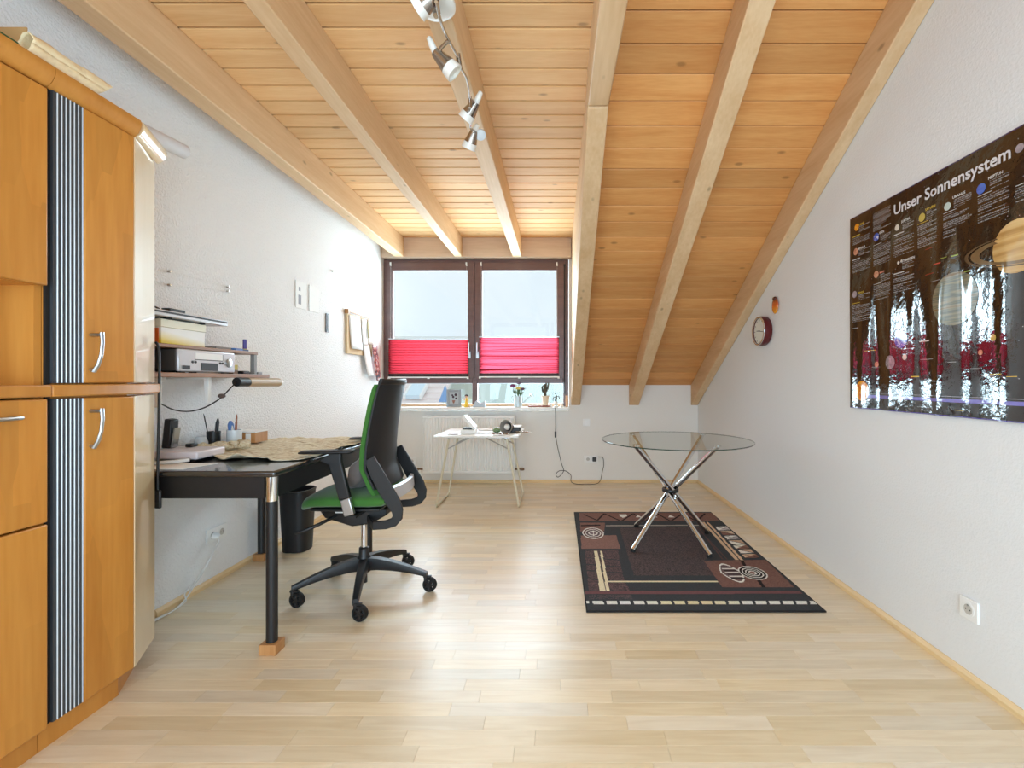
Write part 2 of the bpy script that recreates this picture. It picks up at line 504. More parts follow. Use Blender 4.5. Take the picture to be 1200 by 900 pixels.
near, rest = [], MB()
for y0, y1, row in sorted(rows, key=lambda r: r[0]):
    for x0, x1 in row:
        px = CX + FPX * (x0 + x1) / 2 / max(y1, 0.4)
        if y0 > 1.28 and -60 < px < 1300 and len(near) < 295 and not (x1 < -1.6 and y1 < 1.8):
            near.append((x0, x1, y0, y1))
        else:
            strip_mb(x0, x1, y0, y1, rest)
lib = {}
for x0, x1, y0, y1 in near:
    key = round(x1 - x0, 3)
    if key not in lib:
        h = key / 2
        me = strip_mb(-h, h, -PW / 2, PW / 2).mesh('plank', fix=False); me.materials.append(M['laminate']); lib[key] = me
    o = bpy.data.objects.new('plank', lib[key]); col.objects.link(o); o.parent = floor
    o.location = ((x0 + x1) / 2, (y0 + y1) / 2, 0)
o = build('plank', rest, M['laminate'], floor, fix=False); o['kind'] = 'stuff'

# walls
wl_ = struct('wall_left', MB().box(XL - 0.12, XL, YF - .12, YB + 0.35, -0.1, 3.3), M['wall'])
wr_ = struct('wall_right', MB().box(XR, XR + 0.12, YF - .12, YB + 0.35, -0.1, 3.3), M['wall_r'])
WX1, WZ0, WZ1 = 0.122, 0.845, 2.512       # window opening: from the left wall to WX1
mb = MB().box(XL, XR, YB, YB + 0.14, -0.1, WZ0 - 0.03)
mb.box(WX1 + 0.004, XR, YB, YB + 0.14, WZ0 - 0.03, 3.0).box(XL, WX1 + 0.004, YB + 0.03, YB + 0.14, WZ1 + .012, 3.0)
struct('wall_back', mb, M['wall_b'])
# wall behind the photographer with unseen glazed doors, invented as a source for the fill
mb = MB().box(XL, -1.7, YF - .12, YF, 0, 3.3).box(1.3, XR, YF - .12, YF, 0, 3.3).box(-1.7, 1.3, YF - .12, YF, 2.62, 3.3)
struct('wall_rear', mb, M['wall_b'])
dr = struct_empty('added_door', (-0.2, YF - 0.06, 0))
for x0, x1 in ((-1.7, -0.22), (-0.18, 1.3)):
    mb = MB().box(x0, x0 + .08, YF - .09, YF - .03, 0, 2.62).box(x1 - .08, x1, YF - .09, YF - .03, 0, 2.62).box(x0 + .08, x1 - .08, YF - .09, YF - .03, 0, .1).box(x0 + .08, x1 - .08, YF - .09, YF - .03, 2.52, 2.62)
    build('added_door_frame', mb, M['brown_frame'], dr)
    build('glass_pane', MB().box(x0 + .08, x1 - .08, YF - .065, YF - .06, .1, 2.52), M['pane'], dr)

# ceiling: pine boards on rafters, flat over the dormer, pitched on the right
ceil = struct_empty('ceiling')
R4L, R4R = 0.151, 0.255
build('light_block_slab', MB().box(XL, R4R, YF, YB, ZC + 0.03, ZC + 0.06).box(R4L, XR, YF - .12, YTOP, ZTOP + .03, ZTOP + .08).prism(
    [(R4L + .02, YTOP, ZTOP + .045), (R4L + .02, YTOP, ZTOP + .11), (R4L + .02, YB, ZKB + .11), (R4L + .02, YB, ZKB + .045)], (XR - R4L, 0, 0)), M['deck'], ceil)  # dark slab above the boards, added to block light


def board_mb(x0, x1, w, gap=0.0045, lip=0.0):
    """one tongue-and-groove board: chamfered lower edges, a shadow gap to its neighbour"""
    a = w / 2; g = gap; prof = [(-a + g, 0.003), (-a + g + 0.004, 0.0), (a - 0.0012, 0.0), (a - 0.001, 0.0005), (a - 0.001, 0.018), (-a + g, 0.018)]
    ring = lambda x: [(x, p[0], p[1]) for p in prof]
    return MB().loft([ring(x0), ring(x1)])


BP = 0.138
xm = (XL + R4L + .01) / 2
me = None
yb = YB - BP / 2 - 0.01
first = None
while yb > YF:
    if first is None:
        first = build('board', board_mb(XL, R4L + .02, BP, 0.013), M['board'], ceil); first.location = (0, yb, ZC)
    else:
        again(first, ceil, (0, yb, ZC))
    yb -= BP
build('groove_backing', MB().box(XL, R4L + .02, YF, YB - .01, ZC + 0.0185, ZC + 0.028), M['deck'], ceil)
# pitched boards
ang = math.atan(SL)
first = None
n_s = int((YB - YTOP) / math.cos(ang) / BP) + 1
for k in range(n_s):
    d = (k + 0.5) * BP
    if first is None:
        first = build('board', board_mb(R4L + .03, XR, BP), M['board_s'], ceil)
        ob = first
    else:
        ob = again(first, ceil, (0, 0, 0))
    ob.location = (0, YB - d * math.cos(ang), ZKB + d * math.sin(ang)); ob.rotation_euler = (-ang, 0, 0)
yb = YTOP - BP / 2
while yb > YF:
    ob = again(first, ceil, (0, yb, ZTOP)); ob.rotation_euler = (0, 0, 0)
    yb -= BP
# rafters over the dormer run level from front to back
for x0, x1 in ((-1.806, -1.703), (-1.139, -1.056), (-0.497, -0.40)):
    build('rafter', MB().box(x0, x1, YF, YB - 0.09, ZR, ZC + .001), M['rafter'], ceil, bev=0.006)
build('rafter', MB().box(R4L, R4R, YF, 2.34, ZR, ZTOP + .02), M['rafter'], ceil, bev=0.006)       # level piece beside the slope


def pitched(x0, x1, ytop):
    zb = lambda Y: ZK + SL * (YB - Y)
    zt = lambda Y: ZKB + 0.001 + SL * (YB - Y)
    return MB().prism([(x0, YB, ZK), (x0, ytop, zb(ytop)), (x0, ytop, zt(ytop)), (x0, YB, ZKB)], (x1 - x0, 0, 0))


build('rafter', pitched(R4L, R4R, 2.356), M['rafter'], ceil, bev=0.006)
build('rafter', pitched(0.803, 0.915, YTOP), M['rafter'], ceil, bev=0.006)
build('rafter', pitched(1.50, XR - .001, YTOP), M['rafter'], ceil, bev=0.006)
for x0, x1 in ((0.803, 0.915), (1.50, XR - .001)):
    build('rafter', MB().box(x0, x1, YF, YTOP, ZTOP - .229, ZTOP + .001), M['rafter'], ceil, bev=0.006)
build('header_beam', MB().box(XL + .001, WX1 + .03, YB - 0.09, YB + .028, WZ1 + .004, ZC), M['rafter_x'], ceil, bev=0.004)
# dormer cheek: a boarded triangle between slope and level ceiling
zb = lambda Y: ZKB - .02 + SL * (YB - Y)
build('dormer_cheek', MB().prism([(0.158, YB, zb(YB)), (0.158, 2.36, ZC), (0.158, YB, ZC)], (0.03, 0, 0)), M['rafter'], ceil)

# skirting
sk = lambda: MB()
prof = [(0, 0), (0.015, 0), (0.015, 0.02), (0.006, 0.034), (0, 0.034)]
struct('baseboard_left', MB().prism([(XL + a_, 2.28, b_) for a_, b_ in prof], (0, YB - 2.28, 0)), M['skirt'])
struct('baseboard_right', MB().prism([(XR - a_, YF, b_) for a_, b_ in prof], (0, YB - YF, 0)), M['skirt'])
struct('baseboard_back', MB().prism([(XL + .017, YB - a_, b_) for a_, b_ in prof], (XR - XL - .034, 0, 0)), M['skirt_x'])

# ------------------------------------------------------------------ window
win = struct_empty('window_1', (-0.92, YB, WZ0))
UX = lambda px: (px - CX) * YB / FPX
UZ = lambda py: EYE + (CY - py) * YB / FPX
fy0, fy1 = YB - 0.005, YB + 0.075
xl, xr, zt, z0 = XL + .001, WX1, WZ1, WZ0 + .012
cxm = UX(556.5)
zm0, zm1 = UZ(449), UZ(441.5)            # transom between sashes and the low fixed lights
mb = MB().box(xl, xl + .045, fy0, fy1, z0, zt).box(xr - .06, xr, fy0, fy1, z0, zt).box(xl + .045, xr - .06, fy0, fy1, zt - .05, zt)
mb.box(cxm - .03, cxm + .03, fy0, fy1, z0 + .03, zt - .05).box(xl + .045, cxm - .03, fy0, fy1, zm0, zm1 - .01).box(cxm + .03, xr - .06, fy0, fy1, zm0, zm1 - .01)
build('frame', mb, M['brown_frame'], win, bev=0.004)
build('bottom_rail', MB().box(xl + .045, cxm - .031, fy0 + .001, fy1, z0, UZ(473.3)).box(cxm + .031, xr - .061, fy0 + .001, fy1, z0, UZ(473.3)).box(cxm - .031, cxm + .031, fy0 + .002, fy1, z0, z0 + .03), M['frame_pale'], win)
sash_x = ((xl + .047, cxm - .006, UX(460.5), UX(548.5)), (cxm + .006, xr - .05, UX(565), UX(652.5)))
zs0, zs1, zg1, zg0 = zm1 - .012, zt - .035, UZ(317), UZ(440)
for x0, x1, g0, g1 in sash_x:
    sy0, sy1 = fy0 - .018, fy0 + .035
    mb = MB().box(x0, g0, sy0, sy1, zs0, zs1).box(g1, x1, sy0, sy1, zs0, zs1).box(g0, g1, sy0, sy1, zg1, zs1).box(g0, g1, sy0, sy1, zs0, zg0)
    s_ = build('sash', mb, M['brown_frame'], win, bev=0.003)
    build('glass_pane', MB().box(g0, g1, sy0 + .025, sy0 + .031, zg0, zg1), M['pane'], s_)
    # pale seal round the glass
    e = .006
    build('seal', MB().box(g0, g0 + e, sy0 + .018, sy0 + .0245, zg0, zg1).box(g1 - e, g1, sy0 + .018, sy0 + .0245, zg0, zg1).box(g0, g1, sy0 + .018, sy0 + .0245, zg1 - e, zg1), M['alu'], s_)
for hx in (UX(550.5), UX(560)):
    mb = MB().box(hx - .014, hx + .014, fy0 - .026, fy0 - .0185, UZ(420), UZ(412)).tube([(hx, fy0 - .026, UZ(414)), (hx, fy0 - .055, UZ(414)), (hx, fy0 - .058, UZ(411)), (hx, fy0 - .058, UZ(402))], .008)
    build('handle', mb, M['alu'], win, smooth=40)
for x0, x1 in ((xl + .045, cxm - .03), (cxm + .03, xr - .06)):
    build('glass_pane', MB().box(x0, x1, fy0 + .03, fy0 + .036, UZ(473.3), zm0), M['pane'], win)
    build('seal', MB().box(x0, x1, fy0 + .02, fy0 + .029, zm0 - .006, zm0), M['alu'], win)
build('fitting_rod', MB().tube([(UX(661.5), fy0 - .02, UZ(312)), (UX(661.5), fy0 - .02, UZ(462))], .006).box(UX(661.5) - .01, UX(661.5) + .01, fy0 - .02, fy0 - .0005, UZ(310), UZ(313)).box(UX(661.5) - .008, UX(661.5) + .008, fy0 - .02, fy0 - .0005, UZ(424), UZ(426)), M['black'], win, smooth=40)
SILL_Y0, SILL_Z = 5.13, 0.857
build('window_sill', MB().box(XL + .001, 0.128, SILL_Y0, YB - .006, SILL_Z - .028, SILL_Z), M['white'], win, bev=0.004)

# pleated blinds
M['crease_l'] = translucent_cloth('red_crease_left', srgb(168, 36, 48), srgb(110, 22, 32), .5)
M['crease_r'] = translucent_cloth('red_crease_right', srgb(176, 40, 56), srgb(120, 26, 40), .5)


def blind(x0, x1, ztop, zbot, m, label, messy, seed):
    yb_ = fy0 - .034
    t = thing('pleated_blind', label, 'blind', ((x0 + x1) / 2, yb_, zbot - .04), 'red blinds across the window sashes')
    n = 13; r_ = random.Random(seed); mcr = M['crease_r'] if messy > .5 else M['crease_l']
    offs = [0] + [r_.uniform(-.35, .35) * messy for _ in range(n - 1)] + [0]
    tl = [r_.uniform(-.4, .4) * messy for _ in range(n + 1)]; tl[0] = tl[-1] = 0
    ring = []
    for k in range(2 * n + 1):
        j = k // 2; zf = (k / 2 + offs[j]) / n
        row = []
        for i in range(13):
            u = i / 12
            sag = messy * .006 * math.sin(3 * u + seed + j * 1.7) * (0 < k < 2 * n)
            z = ztop - (ztop - zbot) * min(1, max(0, zf + tl[j] * (u - .5) / n * 1.4)) + sag
            row.append((x0 + (x1 - x0) * u, yb_ + (.010 if k % 2 else -.010), z))
        ring.append(row)
    mb = MB().loft(ring, cap=False, closed=False)
    build('fabric', mb, m, t, fix=False)
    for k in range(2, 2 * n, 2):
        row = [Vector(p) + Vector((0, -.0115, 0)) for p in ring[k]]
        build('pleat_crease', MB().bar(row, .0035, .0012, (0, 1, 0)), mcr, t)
    build('top_rail', MB().box(x0 - .004, x1 + .004, yb_ - .01, yb_ + .01, ztop + .001, ztop + .014), M['alu'], t, bev=.002)
    build('fold_stack', MB().box(x0, x1, yb_ - .012, yb_ + .01, zbot - .03, zbot - .0005), M['dark'], t, bev=.002)
    br = build('bottom_rail', MB().box(x0 - .006, x1 + .006, yb_ - .012, yb_ + .012, zbot - .048, zbot - .034), M['white'], t, bev=.003)
    for xx in (x0 + .004, (x0 + x1) / 2, x1 - .004):
        build('clip', MB().box(xx - .012, xx + .012, yb_ - .016, yb_ + .012, zbot - .058, zbot - .0485), M['white'], br, bev=.003)
    for xx in (x0 + .02, x1 - .02):
        build('bracket', MB().prism([(xx - .007, yb_, UZ(312.5)), (xx + .007, yb_, UZ(312.5)), (xx + .004, yb_, UZ(308)), (xx - .012, yb_, UZ(308.5))], (0, .014, 0)), M['white'], t)
        build('guide_cord', MB().tube([(xx, yb_ + .006, ztop + .015), (xx, yb_ + .006, UZ(312.6))], .0008, 4), M['white'], t)
    return t


blind(UX(457), UX(549.5), UZ(398.5), UZ(438), M['red_l'], 'red pleated blind on the left window sash, with even horizontal folds', 0.15, 3)
blind(UX(562.5), UX(655), UZ(396), UZ(437.5), M['red_r'], 'red pleated blind on the right window sash, with crumpled uneven folds', 1.0, 5)

# ------------------------------------------------------------------ beyond the window
M['tile'] = mat('hazy_roof_tiles', srgb(240, 226, 222), 0.8, var=0.1, scale=3)  # paleness of haze and window glare put into the tile colour
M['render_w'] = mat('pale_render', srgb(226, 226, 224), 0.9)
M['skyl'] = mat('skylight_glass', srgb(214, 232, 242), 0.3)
M['hill'] = mat('hazy_hillside', srgb(232, 240, 240), 1.0, var=0.08, scale=0.12, detail=6)  # haze painted into the hill as a light base colour
M['tree'] = mat('hazy_conifer', srgb(214, 228, 228), 1.0, var=0.1, scale=1.0)  # fir colour lightened to carry the haze
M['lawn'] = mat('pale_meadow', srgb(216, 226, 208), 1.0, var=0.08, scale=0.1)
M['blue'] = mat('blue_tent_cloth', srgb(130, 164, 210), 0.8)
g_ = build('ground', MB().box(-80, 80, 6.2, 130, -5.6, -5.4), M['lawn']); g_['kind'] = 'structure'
hs = thing('house', 'pale neighbouring house with tiled roof and skylight, seen through the lower left window', 'house', (-5.2, 16, -5.4))
build('wall', MB().box(-9.0, -3.8, 14.5, 20, -5.4, 0.2), M['render_w'], hs)
build('roof', MB().prism([(-9.2, 14.1, .16), (-9.2, 19.6, 3.0), (-9.2, 19.6, 2.9), (-9.2, 14.1, .06)], (5.6, 0, 0)).prism([(-9.2, 19.6, 3.0), (-9.2, 22, .4), (-9.2, 22, .3), (-9.2, 19.6, 2.9)], (5.6, 0, 0)), M['render_w'], hs)
first = None
sl = (3.0 - .16) / 5.5
for k in range(15):
    yy = 14.1 + k * .34; zz = .16 + k * .34 * sl
    mb = MB().prism([(-9.2, yy, zz + .005), (-9.2, yy, zz + .10), (-9.2, yy + .36, zz + .36 * sl + .03), (-9.2, yy + .36, zz + .36 * sl + .005)], (5.6, 0, 0))
    build('tile_course', mb, M['tile'], hs)
sk_ = build('skylight', MB().prism([(-4.74, 14.7, .58), (-4.30, 14.7, .58), (-4.30, 15.45, .97), (-4.74, 15.45, .97)], (0, -.05, .12)), M['skyl'], hs)
for fa_, fb_ in ((-4.80, -4.74), (-4.30, -4.24)):
    build('skylight_frame', MB().prism([(fa_, 14.62, .56), (fb_, 14.62, .56), (fb_, 15.5, 1.0), (fa_, 15.5, 1.0)], (0, -.05, .13)), M['white'], hs)
build('gutter', MB().tube([(-9.2, 14.05, .06), (-3.5, 14.05, .06)], .07), M['alu'], hs, smooth=40)
pav = thing('pavilion', 'small blue pointed roof on a pole outside, before the neighbouring house', 'pavilion', (-3.02, 12.6, -5.4))
build('roof', MB().lathe([(.20, 5.98), (.11, 6.18), (.01, 6.42)], (-3.02, 12.6, -5.4), n=4), M['blue'], pav)
build('post', MB().cyl((-3.02, 12.6, -5.4), (-3.02, 12.6, .575), .035), M['white'], pav)
hp = [(-120, 118, -5.5)] + [(x, 118, 1.0 + 4.5 * math.exp(-((x + 10) / 60) ** 2) + 1.6 * noise.noise(Vector((x * .04, 0, 3)))) for x in range(-120, 121, 6)] + [(120, 118, -5.5)]
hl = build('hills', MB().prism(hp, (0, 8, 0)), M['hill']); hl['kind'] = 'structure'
for i, (tx, ty, th) in enumerate(((-5.6, 60, 5.2), (-8.6, 64, 6.0), (-2.6, 58, 5.6), (-0.6, 62, 6.2), (-11.5, 66, 5.9))):
    lab = ('hazy fir tree in the distance beyond the lower right window, near the centre post', 'hazy fir tree beyond the lower window behind the central window post',
           'hazy fir tree in the distance behind the watering can', 'hazy fir tree in the distance behind the potted cactus', 'hazy fir tree in the distance behind the grey picture frame')[i]
    t = thing('fir_tree', lab, 'tree', (tx, ty, -5.4), 'distant firs')
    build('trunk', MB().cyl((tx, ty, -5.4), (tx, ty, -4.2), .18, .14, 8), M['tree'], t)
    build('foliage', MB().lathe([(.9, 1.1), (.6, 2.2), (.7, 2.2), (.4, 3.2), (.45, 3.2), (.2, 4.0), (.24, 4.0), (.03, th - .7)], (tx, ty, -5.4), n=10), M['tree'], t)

# ================================================================== CABINETS ON THE LEFT
CB = XL + 0.02                           # backs of the cabinets
DX, DL = -1.57, -1.57                    # door faces of the end unit / of the wide unit
Ya, Yb_, Yc, XE = 1.449, 1.743, 1.948, -1.672
t = thing('corner_cabinet', 'honey-coloured tall end cabinet with ribbed aluminium strips and a slanted end panel', 'cabinet', (-1.75, 1.75, 0))
pent = lambda f, e: [(CB, Ya), (f, Ya), (f, Yb_ + e * .5), (XE + e, Yc + e), (CB, Yc + e)]
pz = lambda poly, z: [(x, y, z) for x, y in poly]
build('body', MB().prism(pz(pent(DX - .02, -.02), .08), (0, 0, 1.98)), M['alder_s'], t)
build('plinth', MB().prism(pz([(CB, Ya), (-1.605, Ya), (-1.605, Yb_ - .03), (XE - .03, Yc - .06), (CB, Yc - .06)], 0), (0, 0, .08)), M['alder_s'], t)
build('worktop', MB().prism(pz(pent(DX + .012, .012), 1.1), (0, 0, .037)), M['alder_s'], t, bev=.004)
ys = 1.558                                # strip | door
for z0_, z1_, hz in ((.085, 1.093, 1.052), (1.142, 2.055, 1.308)):
    d = build('door', MB().box(DX - .0195, DX, ys, Yb_ - .002, z0_, z1_), M['alder'], t, bev=.004)
    hy = 1.578
    hb = MB().tube([(-1.532, hy, hz + .004), (-1.530, hy, hz - .03), (-1.534, hy, hz - .07), (-1.545, hy, hz - .105), (-1.560, hy, hz - .128)], [.006, .0055, .0055, .006, .007], 8)
    hb.cyl((-1.5695, hy, hz - .004), (-1.534, hy, hz - .004), .006).cyl((-1.5695, hy, hz - .122), (-1.556, hy, hz - .122), .006)
    build('handle', hb, M['alu'], d, smooth=40)
    # ribbed aluminium strip
    stp = build('ribbed_strip', MB().box(DX - .0195, DX - .0035, 1.463, ys - .003, z0_, z1_), M['ribbed'], t)
    w_ = (ys - .004 - 1.463) / 7
    for k in range(7):
        y0 = 1.463 + (k + .84) * w_
        build('rib', MB().prism([(DX - .0034, y0, z0_ + .001), (DX - .0008, y0 + w_ * .03, z0_ + .001), (DX, y0 + w_ * .08, z0_ + .001), (DX - .0008, y0 + w_ * .13, z0_ + .001), (DX - .0034, y0 + w_ * .16, z0_ + .001)], (0, 0, z1_ - z0_ - .002)), M['rib'], stp)
    # slanted end panel
    v = Vector((XE - DX, Yc - Yb_, 0)); nrm = Vector((v.y, -v.x, 0)).normalized()
    q0 = Vector((DX, Yb_, z0_ - .0)); q1 = Vector((XE, Yc, z0_))
    build('end_panel', MB().prism([q0, q1, q1 - nrm * .019, q0 - nrm * .019 + Vector((-.004, 0, 0))], (0, 0, z1_ - z0_)), M['alder_lit'], t, bev=.002)
build('gap_shadow_strip', MB().box(DX - .02, DX - .012, Ya + .001, 1.4625, .085, 2.055), M['black_gap'], t)


def cornice(path, name, parent, m):
    """quarter-round moulding swept along the top edge; path = outer line in plan"""
    prof = [(0, 0), (.006, 0), (.022, .014), (.032, .034), (.034, .052), (.030, .062), (0, .062)]
    rings = []
    for i, p in enumerate(path):
        p = Vector((p[0], p[1], 2.056))
        a_ = Vector((path[max(i - 1, 0)][0], path[max(i - 1, 0)][1], 0)); b_ = Vector((path[min(i + 1, len(path) - 1)][0], path[min(i + 1, len(path) - 1)][1], 0))
        tdir = (b_ - a_).normalized(); nn = Vector((tdir.y, -tdir.x, 0))
        rings.append([p + nn * u + Vector((0, 0, w)) for u, w in prof])
    return build(name, MB().loft(rings), m, parent, smooth=50)


cornice([(DX - .012, Ya), (DX - .012, Yb_ + .004)], 'cornice', t, M['alder_s'])
cornice([(DX - .012, Yb_ + .006), (XE - .002, Yc + .012)], 'cornice', t, M['alder_lit'])
build('top_panel', MB().prism(pz(pent(DX - .013, -.005), 2.0605), (0, 0, .02)), M['alder_s'], t)

t = thing('wall_unit', 'wide honey-coloured cabinet at the left edge with open niche, drawer and doors', 'cabinet', (-1.75, 1.0, 0))
W0, W1 = 0.55, 1.446
mb = MB().box(CB, DL - .022, W0, W0 + .02, .08, 2.05).box(CB, DL - .022, W1 - .02, W1, .08, 2.05).box(CB, CB + .012, W0 + .02, W1 - .02, .08, 2.05)
mb.box(CB + .012, DL - .022, W0 + .02, W1 - .02, .08, .1).box(CB + .012, DL - .022, W0 + .02, W1 - .02, 1.44, 1.46).box(CB + .012, DL - .022, W0 + .02, W1 - .02, 2.03, 2.05)
build('body', mb, M['alder_s'], t)
build('plinth', MB().box(CB, -1.605, W0, W1 + .001, 0, .08), M['alder_s'], t)
build('worktop', MB().box(CB, DL + .012, W0, W1 + .001, 1.1, 1.137), M['alder_s'], t, bev=.004)
ym = (W0 + W1) / 2
for y0, y1 in ((W0, ym - .002), (ym + .002, W1)):
    build('door', MB().box(DL - .0215, DL, y0, y1, .08, .708), M['alder'], t, bev=.004)
    build('door', MB().box(DL - .0215, DL, y0, y1, 1.442, 2.05), M['alder'], t, bev=.004)
    d = build('drawer', MB().box(DL - .0215, DL, y0, y1, .714, 1.094), M['alder'], t, bev=.004)
    yc = (y0 + y1) / 2; yc = 1.22 if y0 > .9 else yc
    yc = yc + .04 if y0 > .9 else yc
    hb = MB().tube([(DL + .012, yc - .1, 1.042), (DL + .028, yc - .06, 1.042), (DL + .032, yc, 1.042), (DL + .028, yc + .06, 1.042), (DL + .018, yc + .1, 1.042)], .006, 8)
    hb.cyl((DL + .0005, yc - .085, 1.042), (DL + .018, yc - .085, 1.042), .005).cyl((DL + .0005, yc + .085, 1.042), (DL + .02, yc + .085, 1.042), .005)
    build('handle', hb, M['alu'], d, smooth=40)
cornice([(DL - .012, W0), (DL - .012, W1 + .001)], 'cornice', t, M['alder_s'])
build('top_panel', MB().box(CB, DL - .013, W0, W1, 2.0605, 2.08), M['alder_s'], t)

# things lying on top of the cabinets
CT = 2.127
M['cream'] = mat('crumpled_cream_paper', srgb(244, 224, 182), 0.8, bump=0.6, scale=26, var=0.1, detail=5, dist=0.02)
M['card'] = mat('brown_cardboard', srgb(196, 156, 102), 0.85)
M['greenbook'] = mat('dark_green_card', srgb(52, 96, 60), 0.5)


def parcel(u, v):
    y = 1.40 + .235 * u
    a_ = 2 * PI * v
    r_ = 1 + .18 * noise.noise(Vector((u * 5, math.cos(a_) * 1.3, math.sin(a_) * 1.3)))
    return Vector((-1.590 + .020 * math.cos(a_) * r_, y + (.02 + .03 * (u - .5)) * math.sin(a_) + .008 * noise.noise(Vector((v * 9, 1, u))), 2.160 + .036 * math.sin(a_) * r_))


tag(build('paper_bundle', MB().grid(parcel, 26, 18), M['cream'], smooth=60, solid=.002), 'crumpled strip of cream paper lying on the cornice of the left cabinets', 'paper')
bx = thing('cardboard_box', 'open brown cardboard box on top of the wide cabinet, upper left corner', 'box', (-1.72, 1.19, 2.0805))
build('box_body', MB().box(-1.81, -1.622, 1.0, 1.44, 2.081, 2.085).box(-1.81, -1.806, 1.0, 1.44, 2.085, 2.21).box(-1.626, -1.622, 1.0, 1.44, 2.085, 2.13).box(-1.806, -1.626, 1.436, 1.44, 2.085, 2.232).box(-1.806, -1.626, 1.0, 1.004, 2.085, 2.21), M['card'], bx)
build('flap', MB().prism([(-1.8101, 1.02, 2.205), (-1.8101, 1.42, 2.205), (-1.85, 1.42, 2.16), (-1.85, 1.02, 2.16)], (0, 0, .003)), M['card'], bx)
tag(build('folder', MB().box(-1.625, -1.585, .95, 1.382, 2.0805, 2.145), M['greenbook'], bev=.003), 'dark green folder lying behind the cornice, left of the crumpled cream paper', 'folder')
p0, p1 = Vector((-1.668, 1.475, 2.114)), Vector((-1.632, 2.05, 2.150))
rl = thing('paper_roll', 'white cardboard poster tube on top of the end cabinet, sticking out over the slanted end', 'tube', p0)
M['tube_w'] = mat('pale_grey_card_tube', srgb(214, 212, 214), 0.6)
build('tube', MB().lathe([(.030, 0), (.030, (p1 - p0).length), (.027, (p1 - p0).length), (.027, .02)], p0 + Vector((0, 0, 0.0)), p1 - p0, 24), M['tube_w'], rl, smooth=40)

# ================================================================== DESK
dk = thing('desk', 'black rectangular desk with round legs standing on wooden blocks', 'desk', (-1.57, 2.5, 0))
D0, D1, DXL, DXR, DZ = 1.965, 3.04, -1.93, -1.185, 0.77
build('desktop', MB().box(DXL, DXR, D0, D1, DZ - .026, DZ), M['desk_top'], dk, bev=.008)
rz0, rz1 = DZ - .118, DZ - .0265
build('rail', MB().box(DXL + .06, DXR - .055, D0 + .018, D0 + .04, rz0, rz1), M['desk_rail'], dk)
build('rail', MB().box(DXL + .06, DXR - .055, D1 - .04, D1 - .018, rz0, rz1), M['desk_rail'], dk)
build('rail', MB().box(DXR - .04, DXR - .018, D0 + .055, D1 - .055, rz0, rz1), M['desk_rail'], dk)
build('rail', MB().box(DXL + .018, DXL + .04, D0 + .055, D1 - .055, rz0, rz1), M['desk_rail'], dk)
for i, (lx, ly) in enumerate(((DXR - .028, D0 + .028), (DXR - .028, D1 - .028), (DXL + .03, D1 - .028), (DXL + .03, D0 + .028))):
    lg = build('leg', MB().cyl((lx, ly, .0455), (lx, ly, DZ - .13), .0225, n=24), M['black'], dk, smooth=40)
    build('collar', MB().cyl((lx, ly, DZ - .1295), (lx, ly, DZ - .0265), .0235, n=24), M['chrome'], lg, smooth=40)
    q = build('block', MB().box(lx - .035, lx + .035, ly - .035, ly + .035, .0005, .045), M['tan_wood'], None, bev=.002)
    ws = ('under the near right desk leg', 'under the far right desk leg, behind the chair', 'under the far left desk leg by the wall', 'under the hidden near left desk leg')[i]
    tag(q, 'small wooden block ' + ws, 'block', 'wooden blocks under the desk legs')
build('cross_rail', MB().tube([(DXL + .07, D1 - .1, .70), (DXR - .05, D1 - .1, .70)], .012), M['black'], dk)

# coarse hide spread over the desk
M['hide'] = mat('coarse_sandy_hide', srgb(208, 190, 156), 0.9, bump=0.9, scale=30, var=0.42, detail=9, dist=0.03, stretch=(0.6, 2.2, 1))
nt = M['hide'].node_tree
ns_ = [n_ for n_ in nt.nodes if n_.type == 'TEX_NOISE'][0]; ns_.inputs['Distortion'].default_value = 1.2
rp = nt.nodes.new('ShaderNodeValToRGB'); e = rp.color_ramp.elements
e[0].position = .28; e[0].color = srgb(140, 108, 72); e[1].position = .64; e[1].color = srgb(248, 240, 218)
for pos_, c_ in ((.38, srgb(204, 178, 136)), (.47, srgb(234, 218, 184))):
    k = e.new(pos_); k.color = c_
nt.links.new(ns_.outputs['Fac'], rp.inputs[0]); nt.links.new(rp.outputs[0], nt.nodes['Principled BSDF'].inputs['Base Color'])
outline = [(-1.753, 2.35), (-1.62, 2.24), (-1.53, 2.20), (-1.40, 2.21), (-1.30, 2.20), (-1.205, 2.25), (-1.19, 2.45), (-1.195, 2.62), (-1.175, 2.84), (-1.27, 2.99), (-1.45, 3.02), (-1.62, 2.98), (-1.80, 3.0), (-1.885, 2.86), (-1.86, 2.62), (-1.90, 2.45), (-1.80, 2.36)]


def inside(x, y, poly):
    c = False; j = len(poly) - 1
    for i in range(len(poly)):
        xi, yi = poly[i]; xj, yj = poly[j]
        if (yi > y) != (yj > y) and x < (xj - xi) * (y - yi) / (yj - yi) + xi:
            c = not c
        j = i
    return c


